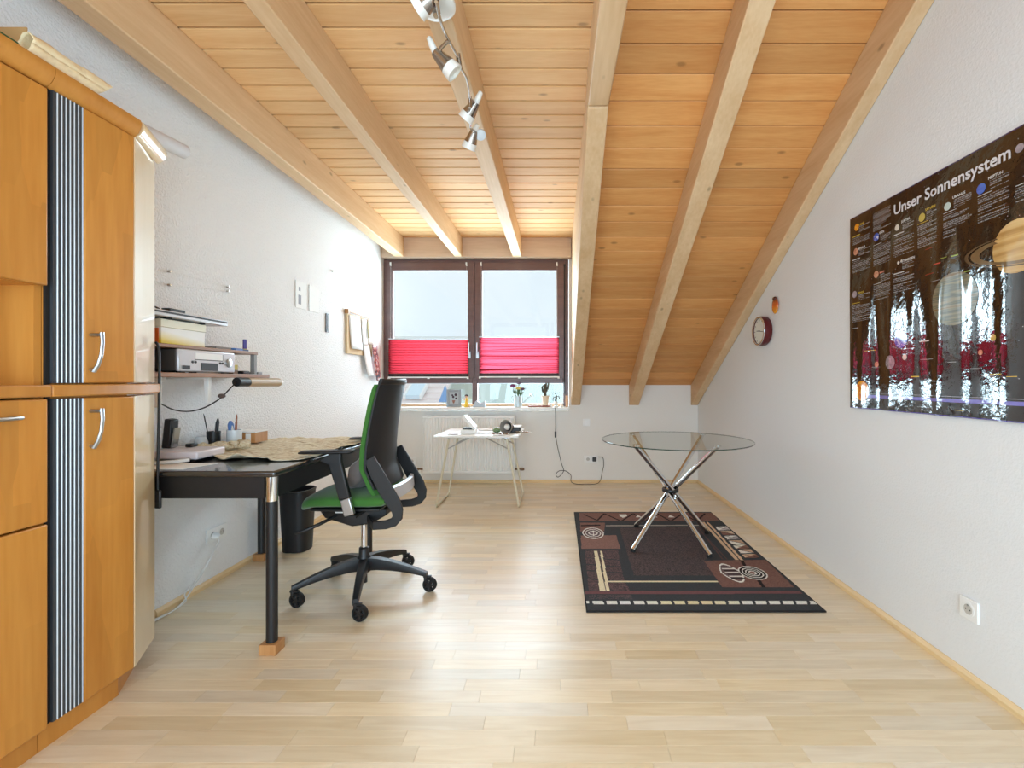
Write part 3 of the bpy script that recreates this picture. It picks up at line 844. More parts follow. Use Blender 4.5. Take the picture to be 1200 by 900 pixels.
hx = [p[0] for p in outline]; hyy = [p[1] for p in outline]; cxh, cyh = sum(hx) / len(hx), sum(hyy) / len(hyy)
pts = []
no = len(outline)
for i in range(no):                                   # smoothed outline
    for k in range(6):
        tt = k / 6
        p = [Vector((*outline[(i + d) % no], 0)) for d in (-1, 0, 1, 2)]
        pts.append(.5 * ((2 * p[1]) + (-p[0] + p[2]) * tt + (2 * p[0] - 5 * p[1] + 4 * p[2] - p[3]) * tt ** 2 + (-p[0] + 3 * p[1] - 3 * p[2] + p[3]) * tt ** 3))
rings = []
for k in range(23):
    s = k / 22
    row = []
    for p in pts:
        q = Vector((cxh, cyh, 0)).lerp(p, s)
        hgt = .0035 + .007 * (noise.noise(Vector((q.x * 9, q.y * 9, 0))) + .6) + .004 * noise.noise(Vector((q.x * 30, q.y * 30, 5)))
        if s > .8:                                   # curled rim
            hgt += (0 if q.x > -1.36 and q.y < 2.5 else 1) * (s - .8) / .2 * .022 * max(0, noise.noise(Vector((q.x * 13, q.y * 13, 8))) + .25)
        near_pk = math.exp(-(((q.x + 1.50) / .035) ** 2)) * max(0, (s - .8) / .2) * (q.y < 2.5) * .026
        row.append((q.x, q.y, DZ + max(.002, hgt) + near_pk))
    rings.append(row)
tag(build('hide', MB().loft(rings, cap=False), M['hide'], smooth=80, solid=.0025), 'sandy coarse hide with curled brown edges spread over the black desk', 'hide')
# rolled-up edge lying on it, near the pen pots
def ruffle(u, v):
    c = Vector((-1.86 + .17 * u, 2.42 + .16 * u, DZ + .032))
    a_ = 2 * PI * v; r_ = .022 + .012 * noise.noise(Vector((u * 9, math.cos(a_) * 1.5, math.sin(a_) * 1.5)))
    return c + Vector((-.6, .75, 0)) * math.cos(a_) * r_ * 1.2 + Vector((0, 0, 1)) * math.sin(a_) * r_


tag(build('fleece_roll', MB().grid(ruffle, 30, 16), M['hide'], smooth=80), 'rolled scrap of curly sandy fleece behind the tray on the desk', 'fleece')

# papers, tray, pots on the desk
S = DZ + .0006
M['pinkish'] = mat('pale_mauve_plastic', srgb(222, 212, 214), 0.45)
M['clear'] = mat('cloudy_clear_plastic', srgb(214, 222, 228), 0.2, spec=0.6)
tag(build('paper_sheet', MB().prism([(-1.82, 2.0, S), (-1.60, 2.0, S), (-1.55, 2.14, S), (-1.78, 2.16, S)], (0, 0, .002)), M['paper']), 'white sheets of paper at the near edge of the black desk', 'paper')
tr = thing('letter_tray', 'pale mauve tray with a rounded front edge lying on the desk beside the papers', 'tray', (-1.80, 2.27, S))
build('tray_body', MB().box(-1.90, -1.67, 2.175, 2.36, S + .012, S + .05), M['pinkish'], tr, bev=.008)
build('foot', MB().box(-1.88, -1.70, 2.20, 2.34, S, S + .0115), M['black'], tr)
tag(build('cable_loop', MB().tube([(-1.86, 2.06, S + .011), (-1.80, 2.09, S + .012), (-1.73, 2.13, S + .013), (-1.69, 2.155, S + .016)], .008, 8), M['cord_white'], smooth=40), 'thick white cable end lying on the papers by the tray', 'cable')
ph = thing('desk_phone', 'black upright holder with a grey front leaning behind the tray', 'holder', (-1.88, 2.32, S + .05))
build('holder', MB().prism([(-1.915, 2.265, S + .051), (-1.875, 2.265, S + .051), (-1.865, 2.265, S + .19), (-1.90, 2.265, S + .195)], (0, .05, 0)), M['black'], ph, bev=.006)
build('card', MB().prism([(-1.872, 2.27, S + .055), (-1.866, 2.27, S + .055), (-1.850, 2.27, S + .15), (-1.856, 2.27, S + .15)], (0, .035, 0)), M['alu'], ph)
tag(build('charger', MB().box(-1.835, -1.80, 2.31, 2.35, S + .051, S + .068), M['black'], bev=.004), 'small black charger lying on the mauve tray', 'charger')


def pot(px_, py_, r_, h_, m, label, items, zb=0.0, wires=False):
    t_ = thing('pen_pot', label, 'pen pot', (px_, py_, S + zb))
    build('cup', MB().lathe([(r_, 0), (r_ * 1.04, h_), (r_ * .93, h_), (r_ * .9, .004)], (px_, py_, S + zb), n=20), m, t_, smooth=40)
    for k, (dx, dy, hh, rr, mm) in enumerate(items):
        o_ = build('pen', MB().tube([(px_ + dx * .3, py_ + dy * .3, S + zb + .006), (px_ + dx, py_ + dy, S + zb + hh - .02), (px_ + dx * 1.1, py_ + dy * 1.1, S + zb + hh)], [rr, rr, rr * .4], 7), mm, t_, smooth=50)
    return t_


M['penb'] = mat('blue_pen', srgb(86, 128, 190), 0.3)
M['penr'] = mat('brown_pen', srgb(150, 92, 70), 0.4)
M['penw'] = mat('white_pen', srgb(230, 230, 228), 0.4)
pot(-1.895, 2.585, .032, .10, M['black'], 'dark pen pot with a thin black brush, beside the clear pot', [(-.028, -.03, .20, .003, M['black']), (.015, .01, .17, .009, M['black']), (.0, .015, .15, .005, M['penw'])])
pot(-1.805, 2.62, .036, .105, M['clear'], 'clear pen pot holding blue, brown and white pens on the desk', [(-.02, 0, .155, .016, M['penb']), (.006, .01, .19, .005, M['penr']), (.018, -.01, .165, .006, M['penr']), (.0, -.015, .13, .006, M['penw'])])
tag(build('jar', MB().lathe([(.03, 0), (.032, .05), (.024, .075), (.022, .08), (.018, .08), (.018, .03)], (-1.90, 2.50, S), n=20), M['clear'], smooth=40), 'low cloudy glass jar left of the dark pen pot', 'jar')
wb = thing('wooden_box', 'small brown wooden box with a pale lid, at the wall end of the desk', 'box', (-1.83, 2.79, S + .014))
build('box_body', MB().box(-1.90, -1.76, 2.73, 2.85, S + .016, S + .075), M['tan_wood'], wb, bev=.002)
build('lid', MB().box(-1.905, -1.755, 2.725, 2.855, S + .0755, S + .083), M['white_matte'], wb, bev=.002)
build('label', MB().box(-1.815, -1.785, 2.7285, 2.7299, S + .02, S + .07), M['paper'], wb)

# ------------------------------------------------------------------ shelf above the desk with its things
M['post'] = mat('grey_post', srgb(140, 138, 134), .5)
sh = thing('wall_shelf', 'brown two-tier wall shelf on white brackets above the desk', 'shelf', (-1.83, 2.35, 1.16))
LZ, UZ_ = 1.186, 1.315
build('board', MB().box(XL + .001, -1.71, 1.955, 2.787, LZ - .02, LZ), M['shelf'], sh, bev=.002)
build('board', MB().box(XL + .001, -1.74, 1.955, 2.725, UZ_ - .016, UZ_), M['shelf'], sh, bev=.002)
for yy in (2.70, 1.962):
    build('post', MB().box(-1.768, -1.745, yy, yy + .022, LZ + .0005, UZ_ - .0165), M['post'], sh)
    build('post', MB().box(XL + .004, XL + .026, yy, yy + .022, LZ + .0005, UZ_ - .0165), M['post'], sh)
for yy in (2.05, 2.345):
    build('bracket', MB().box(XL + .001, -1.745, yy, yy + .02, LZ - .029, LZ - .0205).prism([(-1.768, yy, LZ - .03), (-1.745, yy, LZ - .03), (-1.748, yy, LZ - .15), (-1.760, yy, LZ - .155)], (0, .02, 0)), M['white'], sh)
M['silver'] = mat('silver_plastic', srgb(206, 208, 214), 0.3, 0.3)
vc = thing('video_recorder', 'silver video recorder with a cassette slot on the lower shelf board', 'recorder', (-1.83, 2.31, LZ))
build('case', MB().box(-1.94, -1.735, 2.13, 2.497, LZ + .008, LZ + .108), mat('dark_case', srgb(70, 66, 62), .5), vc, bev=.003)
fp = build('front_panel', MB().box(-1.7345, -1.718, 2.128, 2.499, LZ + .006, LZ + .11), M['silver'], vc, bev=.006)
build('cassette_slot', MB().box(-1.7178, -1.7165, 2.225, 2.405, LZ + .066, LZ + .096), M['white'], fp)
build('slot_edge', MB().box(-1.7178, -1.7168, 2.222, 2.408, LZ + .062, LZ + .0655).box(-1.7178, -1.7168, 2.405, 2.409, LZ + .066, LZ + .096), M['black'], fp)
build('display', MB().box(-1.7178, -1.716, 2.262, 2.372, LZ + .012, LZ + .05), M['black_soft'], fp)
build('key_pad', MB().box(-1.7178, -1.715, 2.148, 2.192, LZ + .016, LZ + .034), M['black'], fp, bev=.004)
build('dial', MB().lathe([(.022, 0), (.022, .006), (.016, .008)], (-1.7178, 2.45, LZ + .055), (1, 0, 0), 20), M['alu'], fp, smooth=40)
for yy in (2.208, 2.226, 2.388, 2.404):
    build('button', MB().cyl((-1.7178, yy, LZ + .052), (-1.715, yy, LZ + .052), .006, n=10), M['black_soft'], fp)
for xx in (-1.92, -1.75):
    build('foot', MB().box(xx, xx + .02, 2.15, 2.18, LZ + .0005, LZ + .0075).box(xx, xx + .02, 2.44, 2.47, LZ + .0005, LZ + .0075), M['rubber'], vc)


def yellow_box_mat():
    m = mat('yellow_white_carton', srgb(240, 240, 236), 0.5)
    nt = m.node_tree; tc = nt.nodes.new('ShaderNodeTexCoord'); sx = nt.nodes.new('ShaderNodeSeparateXYZ')
    nt.links.new(tc.outputs['Generated'], sx.inputs[0])
    rp = nt.nodes.new('ShaderNodeValToRGB'); e = rp.color_ramp.elements
    e[0].position = .12; e[0].color = srgb(232, 204, 40); e[1].position = .62; e[1].color = srgb(244, 243, 238)
    ns = nt.nodes.new('ShaderNodeMath'); ns.operation = 'MULTIPLY_ADD'; ns.inputs[1].default_value = .35
    nt.links.new(sx.outputs['Y'], ns.inputs[0]); ad = nt.nodes.new('ShaderNodeMath'); ad.operation = 'MULTIPLY'; ad.inputs[1].default_value = .75
    nt.links.new(sx.outputs['Z'], ad.inputs[0]); nt.links.new(ad.outputs[0], ns.inputs[2]); nt.links.new(ns.outputs[0], rp.inputs[0])
    nt.links.new(rp.outputs[0], nt.nodes['Principled BSDF'].inputs['Base Color'])
    return m


ca = thing('carton', 'yellow and white carton with a lid on the upper shelf board', 'box', (-1.85, 2.2, UZ_))
build('box_body', MB().box(-1.94, -1.762, 2.085, 2.345, UZ_ + .0005, UZ_ + .075), yellow_box_mat(), ca, bev=.002)
build('lid', MB().box(-1.943, -1.759, 2.082, 2.348, UZ_ + .0755, UZ_ + .112), mat('cream_lid', srgb(240, 236, 214), .5), ca, bev=.002)
M['orange'] = mat('orange_print', srgb(226, 110, 50), .5)
build('end_label', MB().box(-1.93, -1.772, 2.083, 2.0848, UZ_ + .004, UZ_ + .07), M['orange'], ca)
lp = thing('flat_recorder', 'flat silver disc player lying on the yellow carton above the shelf', 'player', (-1.84, 2.2, UZ_ + .1125))
build('case', MB().box(-1.945, -1.735, 1.96, 2.47, UZ_ + .1195, UZ_ + .148), M['silver'], lp, bev=.004)
build('front_band', MB().box(-1.7348, -1.733, 1.97, 2.46, UZ_ + .134, UZ_ + .142), M['black_soft'], lp)
build('foot', MB().box(-1.78, -1.75, 2.10, 2.13, UZ_ + .1125, UZ_ + .119).box(-1.78, -1.75, 2.30, 2.33, UZ_ + .1125, UZ_ + .119).box(-1.92, -1.89, 2.10, 2.13, UZ_ + .1125, UZ_ + .119).box(-1.92, -1.89, 2.30, 2.33, UZ_ + .1125, UZ_ + .119), M['rubber'], lp)
tag(build('remote_control', MB().box(-1.80, -1.76, 2.13, 2.22, UZ_ + .1485, UZ_ + .165), M['black_soft'], bev=.003), 'dark remote control lying on the flat silver player', 'remote')
tag(build('cable_end', MB().tube([(-1.90, 2.02, UZ_ + .152), (-1.85, 2.05, UZ_ + .175), (-1.80, 2.07, UZ_ + .172), (-1.77, 2.09, UZ_ + .153)], .0035, 6), M['cord_black'], smooth=40), 'black cable end arching over the flat silver player', 'cable')
tag(build('booklet', MB().box(-1.90, -1.76, 2.42, 2.53, UZ_ + .0005, UZ_ + .012), mat('grey_booklet', srgb(130, 120, 112), .6)), 'grey-brown booklet on the upper shelf board right of the carton', 'book')
tag(build('booklet', MB().box(-1.88, -1.75, 2.55, 2.61, UZ_ + .0005, UZ_ + .012), M['penb']), 'blue booklet on the upper shelf board, the nearer of two', 'book')
tag(build('booklet', MB().box(-1.87, -1.755, 2.62, 2.665, UZ_ + .0005, UZ_ + .010), mat('dark_blue_booklet', srgb(62, 84, 120), .6)), 'dark blue booklet on the upper shelf board beside the purple stick', 'book')
gs = thing('glue_stick', 'purple stick standing on a yellow cap near the end of the upper shelf', 'stick', (-1.79, 2.685, UZ_))
build('cap', MB().cyl((-1.79, 2.685, UZ_ + .0005), (-1.79, 2.685, UZ_ + .016), .012), mat('yellow_cap', srgb(236, 216, 120), .4), gs, smooth=40)
build('stick', MB().cyl((-1.79, 2.685, UZ_ + .0165), (-1.79, 2.685, UZ_ + .07), .010), mat('purple_stick', srgb(72, 58, 140), .35), gs, smooth=40)
yb2 = thing('small_carton', 'small ochre and brown carton on the lower shelf right of the recorder', 'box', (-1.78, 2.58, LZ))
build('box_body', MB().box(-1.80, -1.765, 2.555, 2.59, LZ + .0005, LZ + .022), mat('brown_print', srgb(120, 84, 40), .5), yb2)
build('top_half', MB().box(-1.80, -1.765, 2.555, 2.59, LZ + .0225, LZ + .05), mat('ochre_print', srgb(196, 176, 60), .5), yb2)
tag(build('tape_dispenser', MB().box(-1.80, -1.755, 2.62, 2.675, LZ + .0005, LZ + .018), M['black'], bev=.004), 'black tape box on the lower shelf beside the post', 'box')
tag(build('grey_box', MB().box(-1.80, -1.745, 2.735, 2.775, LZ + .0005, LZ + .014), mat('grey_box_m', srgb(140, 140, 142), .5), bev=.003), 'flat grey box at the far end of the lower shelf', 'box')
# lamp under the shelf
ul = thing('under_shelf_lamp', 'tan tubular lamp hanging under the far end of the shelf', 'lamp', (-1.72, 2.7, 1.12))
ua, ub = Vector((-1.705, 2.492, 1.142)), Vector((-1.705, 2.89, 1.139))
M['tan'] = mat('tan_lamp_body', srgb(186, 160, 128), .4)
build('body', MB().cyl(ua.lerp(ub, .22), ua.lerp(ub, .93), .025, n=20), M['tan'], ul, smooth=40)
build('end_cap', MB().cyl(ua, ua.lerp(ub, .218), .024, n=20), M['black'], ul, smooth=40)
build('glass_end', MB().lathe([(.025, 0), (.022, .018), (.012, .028)], ua.lerp(ub, .932), ub - ua, 20), M['frosted'], ul, smooth=40)
build('mount', MB().box(-1.712, -1.698, 2.72, 2.74, 1.1662, 1.1659).box(-1.715, -1.712, 2.66, 2.7, 1.163, 1.1659), M['white'], ul)
pth = [ua, P(268, 457, 2.44), P(258, 467, 2.40), P(240, 477.5, 2.33), P(222, 482, 2.27), P(205, 480.5, 2.2), P(192, 475, 2.15), P(184, 470, 2.1)]
tag(build('lamp_cord', MB().tube(curve_through(pth), .0032, 6), M['cord_black'], smooth=50), 'thin black cord sagging from the lamp under the shelf to the cabinet', 'cord')
tag(build('cord_knot', MB().ball(P(259, 465, 2.40) + Vector((.004, 0, .004)), (.014, .02, .012), 10, 6, .5), mat('brown_knot', srgb(90, 76, 70), .8)), 'brown twist of tape on the sagging black lamp cord', 'tape')
pc = thing('power_cord', 'thick black cable hanging beside the end cabinet down past the desk edge', 'cable', P(183.5, 590, 1.95))
build('cable', MB().tube(curve_through([P(182.5, 401, 1.957), P(186, 409, 1.957), P(186.8, 440, 1.957), P(186, 500, 1.957), P(185, 548, 1.957), P(185, 574, 1.957)]), .005, 8), M['cord_black'], pc, smooth=50)
build('plug', MB().box(P(185, 585, 1.957).x - .013, P(185, 585, 1.957).x + .014, 1.952, 1.964, P(185, 596, 1.957).z, P(185, 574.5, 1.957).z), M['black'], pc, bev=.006)

# ------------------------------------------------------------------ things on the left wall
WX = XL + .0015


def on_left(px0, py0, px1, py1):
    Y0, Y1 = -WX * FPX / (CX - px0), -WX * FPX / (CX - px1)
    return Y0, Y1, EYE + (CY - py1) * Y0 / FPX, EYE + (CY - py0) * Y0 / FPX


y0, y1, z0_, z1_ = on_left(346, 328, 358, 360)
nt_ = thing('note_card', 'white card with grey print pinned to the left wall, the left of two', 'card', (WX, (y0 + y1) / 2, z0_))
build('sheet', MB().box(WX, WX + .006, y0, y1, z0_, z1_), M['paper'], nt_)
build('print', MB().box(WX + .0062, WX + .0066, y0 + .03, y0 + .07, z0_ + .03, z0_ + .10).box(WX + .0062, WX + .0066, y0 + .035, y0 + .06, z0_ + .13, z0_ + .16), mat('grey_print', srgb(160, 162, 170), .8), nt_)
y0, y1, z0_, z1_ = on_left(362, 334, 373, 364)
tag(build('note_card', MB().box(WX, WX + .006, y0, y1, z0_, z1_), M['paper']), 'blank white card pinned to the left wall, the right of two', 'card')
y0, y1, z0_, z1_ = on_left(381.5, 367, 384.5, 389)
th = thing('thermometer', 'narrow dark thermometer strip on the left wall right of the white cards', 'thermometer', (WX, (y0 + y1) / 2, z0_))
build('plate', MB().box(WX, WX + .008, y0, y1, z0_, z1_), mat('dark_grey_plate', srgb(84, 84, 90), .5), th)
build('tube', MB().tube([(WX + .0095, (y0 + y1) / 2, z0_ + .01), (WX + .0095, (y0 + y1) / 2, z1_ - .01)], .002, 6), M['frosted'], th)
y0, y1, z0_, z1_ = on_left(404.5, 366, 432, 414)
nb = thing('pin_board', 'small wooden notice board with papers on the left wall near the window', 'notice board', (WX, (y0 + y1) / 2, z0_))
M['cork'] = mat('pale_cork', srgb(214, 186, 146), .8, var=.1)
build('board', MB().box(WX, WX + .02, y0, y1 + .05, z0_, z1_ - .01), M['cork'], nb)
build('rod', MB().tube([(WX + .03, y0 - .02, z1_ + .01), (WX + .03, y1 + .16, z1_ + .0)], .006).box(WX, WX + .035, y0 - .012, y0 + .012, z1_ - .01, z1_ + .03), M['tan_wood'], nb)


def hang(name, ya, yb2_, za, zb_, off, skew, m, label, cat, bow=.012, grp='papers on the notice board'):
    f = lambda u, v: Vector((WX + off + bow * math.sin(PI * u) + .01 * v * v, ya + (yb2_ - ya) * u + skew * v, za + (zb_ - za) * v))
    return tag(build(name, MB().grid(f, 8, 8), m, smooth=60, solid=.0008), label, cat, grp)


hang('paper_sheet', y0 + .02, y0 + .27, z1_ - .02, z1_ - .33, .024, .04, M['paper'], 'large white sheet hanging at the left of the notice board', 'paper')
hang('paper_sheet', y0 + .29, y0 + .42, z1_ - .02, z1_ - .28, .026, .02, M['paper'], 'narrow white sheet hanging in the middle of the notice board', 'paper')
hang('paper_strip', y0 + .385, y0 + .43, z1_ - .04, z1_ - .20, .046, .0, mat('olive_strip', srgb(160, 146, 90), .7), 'olive paper strip hanging on the notice board', 'paper', .004)
hang('paper_sheet', y0 + .44, y0 + .60, z1_ + .0, z1_ - .26, .03, -.03, mat('cream_note', srgb(230, 222, 210), .8), 'cream note hanging at the right end of the notice board', 'paper')
hang('paper_bag', y0 + .30, y0 + .47, z1_ - .25, z1_ - .58, .03, .12, M['paper'], 'white paper hanging below the notice board, left of the red leaflet', 'paper')


def leaflet_mat():
    m = mat('red_black_leaflet', srgb(150, 50, 44), .5)
    nt = m.node_tree; tc = nt.nodes.new('ShaderNodeTexCoord'); ns = nt.nodes.new('ShaderNodeTexNoise'); ns.inputs['Scale'].default_value = 26
    rp = nt.nodes.new('ShaderNodeValToRGB'); e = rp.color_ramp.elements
    e[0].position = .42; e[0].color = srgb(60, 56, 72); e[1].position = .6; e[1].color = srgb(214, 206, 206)
    k = e.new(.5); k.color = srgb(180, 84, 70)
    nt.links.new(tc.outputs['Object'], ns.inputs['Vector']); nt.links.new(ns.outputs['Fac'], rp.inputs[0])
    nt.links.new(rp.outputs[0], nt.nodes['Principled BSDF'].inputs['Base Color'])
    return m


hang('leaflet', y0 + .50, y0 + .64, z1_ - .26, z1_ - .64, .05, .10, leaflet_mat(), 'red, black and white leaflet hanging below the notice board', 'leaflet')
tag(build('wall_hook', MB().ball((WX + .008, on_left(389, 312, 390, 318)[0], on_left(389, 312, 390, 318)[2]), .011), M['white']), 'round white hook on the left wall high above the notice board', 'hook')
wm = thing('wire_rail', 'two thin white wires with small screws on the left wall above the shelf', 'rail', (WX, 2.6, 1.60))
for (pa, pb) in (((197, 334), (266, 341)), ((197, 318), (266, 336))):
    q0 = on_left(pa[0], pa[1], pa[0] + 1, pa[1] + 1); q1 = on_left(pb[0], pb[1], pb[0] + 1, pb[1] + 1)
    build('wire', MB().tube([(WX + .012, q0[0], q0[3]), (WX + .012, q1[0], q1[3])], .0012, 5), M['white'], wm)
    for q in (q0, q1):
        build('screw', MB().cyl((WX - .001, q[0], q[3]), (WX + .014, q[0], q[3]), .006, n=8), M['steel'], wm)

# ------------------------------------------------------------------ sockets, switch, cords
M['sock_in'] = mat('socket_well', srgb(196, 192, 184), .5)


def socket_unit(name, label, cat, c, nrm, along, n=1, kind='socket', used=()):
    """frame plate with n round sockets (or a rocker); c = centre on the wall, nrm = into the room"""
    c, nrm, along = Vector(c), Vector(nrm), Vector(along); up = Vector((0, 0, 1))
    t_ = thing(name, label, cat, c)
    hw, hh = .0405 * n + .0, .0405
    quad = [c - along * (hw + (n - 1) * -.003) - up * hh, c + along * (hw - (n - 1) * .003) - up * hh, c + along * (hw - (n - 1) * .003) + up * hh, c - along * (hw - (n - 1) * .003) + up * hh]
    build('plate', MB().prism([q + nrm * .0003 for q in quad], nrm * .010), M['white'], t_, bev=.003)
    for k in range(n):
        cc = c + along * (k - (n - 1) / 2) * .071 + nrm * .0105
        if kind == 'socket':
            s_ = build('socket', MB().lathe([(.027, 0), (.027, .0015), (.0195, .0015), (.0195, .0004)], cc, nrm, 24, True), M['white'], t_, smooth=40)
            build('socket_well', MB().lathe([(.019, .0006), (.019, .001)], cc, nrm, 24), M['sock_in'], s_)
            for sgn in (-1, 1):
                build('pin_hole', MB().lathe([(.0028, .0011), (.0028, .0014)], cc + along * sgn * .0095, nrm, 8), M['black'], s_)
            build('earth_clip', MB().prism([cc + up * .013 - along * .002 + nrm * .0011, cc + up * .013 + along * .002 + nrm * .0011, cc + up * .019 + along * .002 + nrm * .0011, cc + up * .019 - along * .002 + nrm * .0011], nrm * .002), M['alu'], s_)
        else:
            q = [cc - along * .028 - up * .028, cc + along * .028 - up * .028, cc + along * .028 + up * .028, cc - along * .028 + up * .028]
            build('rocker', MB().prism([a_ + nrm * .0002 for a_ in q], nrm * .006), M['white'], t_, bev=.002)
    return t_


socket_unit('wall_socket', 'single white socket low on the right wall, nearest the camera', 'socket', (XR, 1.795, .275), (-1, 0, 0), (0, 1, 0))
socket_unit('wall_socket', 'white double socket low on the left wall under the desk, with a plug', 'socket', (XL, 2.69, .275), (1, 0, 0), (0, 1, 0), 2)
socket_unit('wall_socket', 'white double socket on the back wall between chair and radiator', 'socket', (-1.675, YB, .245), (0, -1, 0), (1, 0, 0), 2)
socket_unit('wall_socket', 'white double socket on the back wall with a black plug, left of the glass table', 'socket', (.376, YB, .267), (0, -1, 0), (1, 0, 0), 2)
socket_unit('light_switch', 'square white switch on the back wall below the rafter foot', 'switch', (.322, YB, .678), (0, -1, 0), (1, 0, 0), 1, 'rocker')

# white plug and cord under the desk
py_ = 2.655
wp = thing('white_power_cord', 'white plug and cord running from the left wall socket down along the floor', 'cord', (XL + .03, py_, .03))
build('plug', MB().lathe([(.018, .0), (.018, .02), (.010, .036)], (XL + .0135, py_, .275), (1, 0, -.3), 16), M['white'], wp, smooth=40)
for dy, sg in ((0, 1), (.012, -1)):
    build('cord', MB().tube(curve_through([(XL + .044, py_, .262), (XL + .06, py_ - .03, .235), (XL + .055, py_ - .09 - dy, .16), (XL + .03, py_ - .13 - dy * 2, .08), (XL + .025, py_ - .17 - dy * 4, .047), (XL + .03, py_ - .22, .012 + .006 * sg), (XL + .05, py_ - .32, .006), (XL + .03 + dy, py_ - .42, .006), (XL + .03 + dy, py_ - .55, .006)]), .0035, 6), M['cord_white'], wp, smooth=60)
# black lamp cord on the back wall
bc = thing('black_lamp_cord', 'thin black cord with switch running down the back wall to the socket plug', 'cord', (0.2, YB - .02, .02))
k_ = YB - .012
B = lambda px, py, Y=None: P(px, py, Y or k_)
pl = [Vector((UX(650.5), SILL_Y0 - .006, SILL_Z - .004)), Vector((UX(651), SILL_Y0 - .006, SILL_Z - .06)), B(651, 500, 5.2), B(651, 507, 5.24), B(653, 522, 5.26), B(658, 543), B(660.5, 552, k_), B(654.5, 559, 5.265), B(651.5, 556.5, 5.27), B(655, 552, 5.275), B(663, 552, 5.27), B(669, 557, 5.25), Vector((.15, 5.20, .03)), Vector((.22, 5.19, .005)), Vector((.40, 5.19, .005)), Vector((.47, 5.22, .03)), B(706, 552, 5.26), B(707.5, 545), B(706.5, 536.5), B(701, 535.5, 5.265)]
build('cord', MB().tube(curve_through(pl), .0033, 6), M['cord_black'], bc, smooth=60)
build('inline_switch', MB().box(UX(651) - .010, UX(651) + .010, 5.222, 5.248, UZ(512), UZ(505)), M['black'], bc, bev=.004)
build('plug', MB().box(.390, .434, YB - .05, YB - .0135, .245, .292), M['black'], bc, bev=.006)

# ================================================================== WASTE BASKET
wbk = thing('waste_basket', 'black plastic waste basket behind the desk leg by the left wall', 'waste basket', (-1.775, 3.20, 0))
ov = lambda r, z: [(-1.775 + r * .98 * math.copysign(abs(math.cos(2 * PI * k / 32)) ** .7, math.cos(2 * PI * k / 32)), 3.205 + r * .98 * math.copysign(abs(math.sin(2 * PI * k / 32)) ** .7, math.sin(2 * PI * k / 32)), z) for k in range(32)]
build('bin', MB().loft([ov(.085, .001), ov(.104, .41), ov(.099, .41), ov(.08, .008)], True), M['black_soft'], wbk, smooth=40)
build('rim', MB().loft([ov(.1045, .4), ov(.107, .403), ov(.107, .413), ov(.1, .414), ov(.0995, .4105)], False), M['black'], wbk, smooth=40)

# ================================================================== OFFICE CHAIR
CXc, CYc = -1.062, 2.575
ch = thing('office_chair', 'green and black swivel office chair with armrests standing at the desk', 'chair', (CXc, CYc, 0))
for k in range(5):
    a_ = R(70 + 72 * k); d = Vector((math.cos(a_), math.sin(a_), 0)); w = Vector((-d.y, d.x, 0)); c = Vector((CXc, CYc, 0))
    rings = []
    for s, zc, hh, hw in ((.02, .150, .034, .030), (.08, .150, .030, .027), (.16, .140, .024, .024), (.24, .124, .018, .021), (.30, .108, .014, .019), (.335, .098, .012, .017), (.348, .094, .012, .015)):
        p = c + d * s + Vector((0, 0, zc))
        rings.append([p + w * hw * .7 + Vector((0, 0, hh)), p - w * hw * .7 + Vector((0, 0, hh)), p - w * hw - Vector((0, 0, hh * .3)), p - w * hw * .8 - Vector((0, 0, hh)), p + w * hw * .8 - Vector((0, 0, hh)), p + w * hw - Vector((0, 0, hh * .3))])
    leg = build('base_arm', MB().loft(rings), M['black'] if k != 3 else M['black'], ch, smooth=50)
    e = c + d * .342
    cs = build('caster', MB().cyl(e + Vector((0, 0, .060)), e + Vector((0, 0, .086)), .011, n=12).box(e.x - .012, e.x + .03, e.y - .007, e.y + .007, .076, .086), M['black'], leg, smooth=40)
    hub = e + Vector((.022, 0, .0375)); w = Vector((.22, 1, 0)).normalized()
    wu = Vector((w.y, -w.x, 0)); vz = Vector((0, 0, 1))
    wh = build('wheel', MB().lathe([(.027, -.014), (.036, -.014), (.0375, -.010), (.0375, .010), (.036, .014), (.027, .014), (.027, -.014)], hub, w, 26, False), M['rubber'], leg, smooth=40)
    star = []
    for q_ in range(20):
        rr = (.0275, .0275, .012, .012)[q_ % 4]; aa = 2 * PI * (q_ // 4) / 5 + (-.16, .16, .45, .80)[q_ % 4] * (1 if q_ % 4 < 2 else 1)
        star.append(hub - w * .010 + wu * rr * math.cos(aa) + vz * rr * math.sin(aa))
    build('spokes', MB().prism(star, w * .020), M['black'], wh)
build('hub', MB().lathe([(.034, .105), (.036, .12), (.036, .185), (.028, .195), (.026, .235), (.02, .24)], (CXc, CYc, 0), n=24), M['black'], ch, smooth=40)
build('gas_column', MB().cyl((CXc, CYc, .236), (CXc, CYc, .385), .0155, n=20), M['chrome'], ch, smooth=40)
build('column_end', MB().cyl((CXc, CYc, .045), (CXc, CYc, .1045), .017, n=16), M['black'], ch, smooth=40)
# seat mechanism
mb = MB().loft([[(CXc - .20 + .0, CYc - .09, .46), (CXc - .20, CYc + .09, .46), (CXc - .20, CYc + .09, .485), (CXc - .20, CYc - .09, .485)],
                [(CXc - .16, CYc - .11, .425), (CXc - .16, CYc + .11, .425), (CXc - .16, CYc + .11, .487), (CXc - .16, CYc - .11, .487)],
                [(CXc - .02, CYc - .11, .382), (CXc - .02, CYc + .11, .382), (CXc - .02, CYc + .11, .487), (CXc - .02, CYc - .11, .487)],
                [(CXc + .08, CYc - .11, .395), (CXc + .08, CYc + .11, .395), (CXc + .08, CYc + .11, .487), (CXc + .08, CYc - .11, .487)],
                [(CXc + .16, CYc - .10, .44), (CXc + .16, CYc + .10, .44), (CXc + .16, CYc + .10, .47), (CXc + .16, CYc - .10, .47)]])
build('mechanism', mb, M['black'], ch, bev=.008)
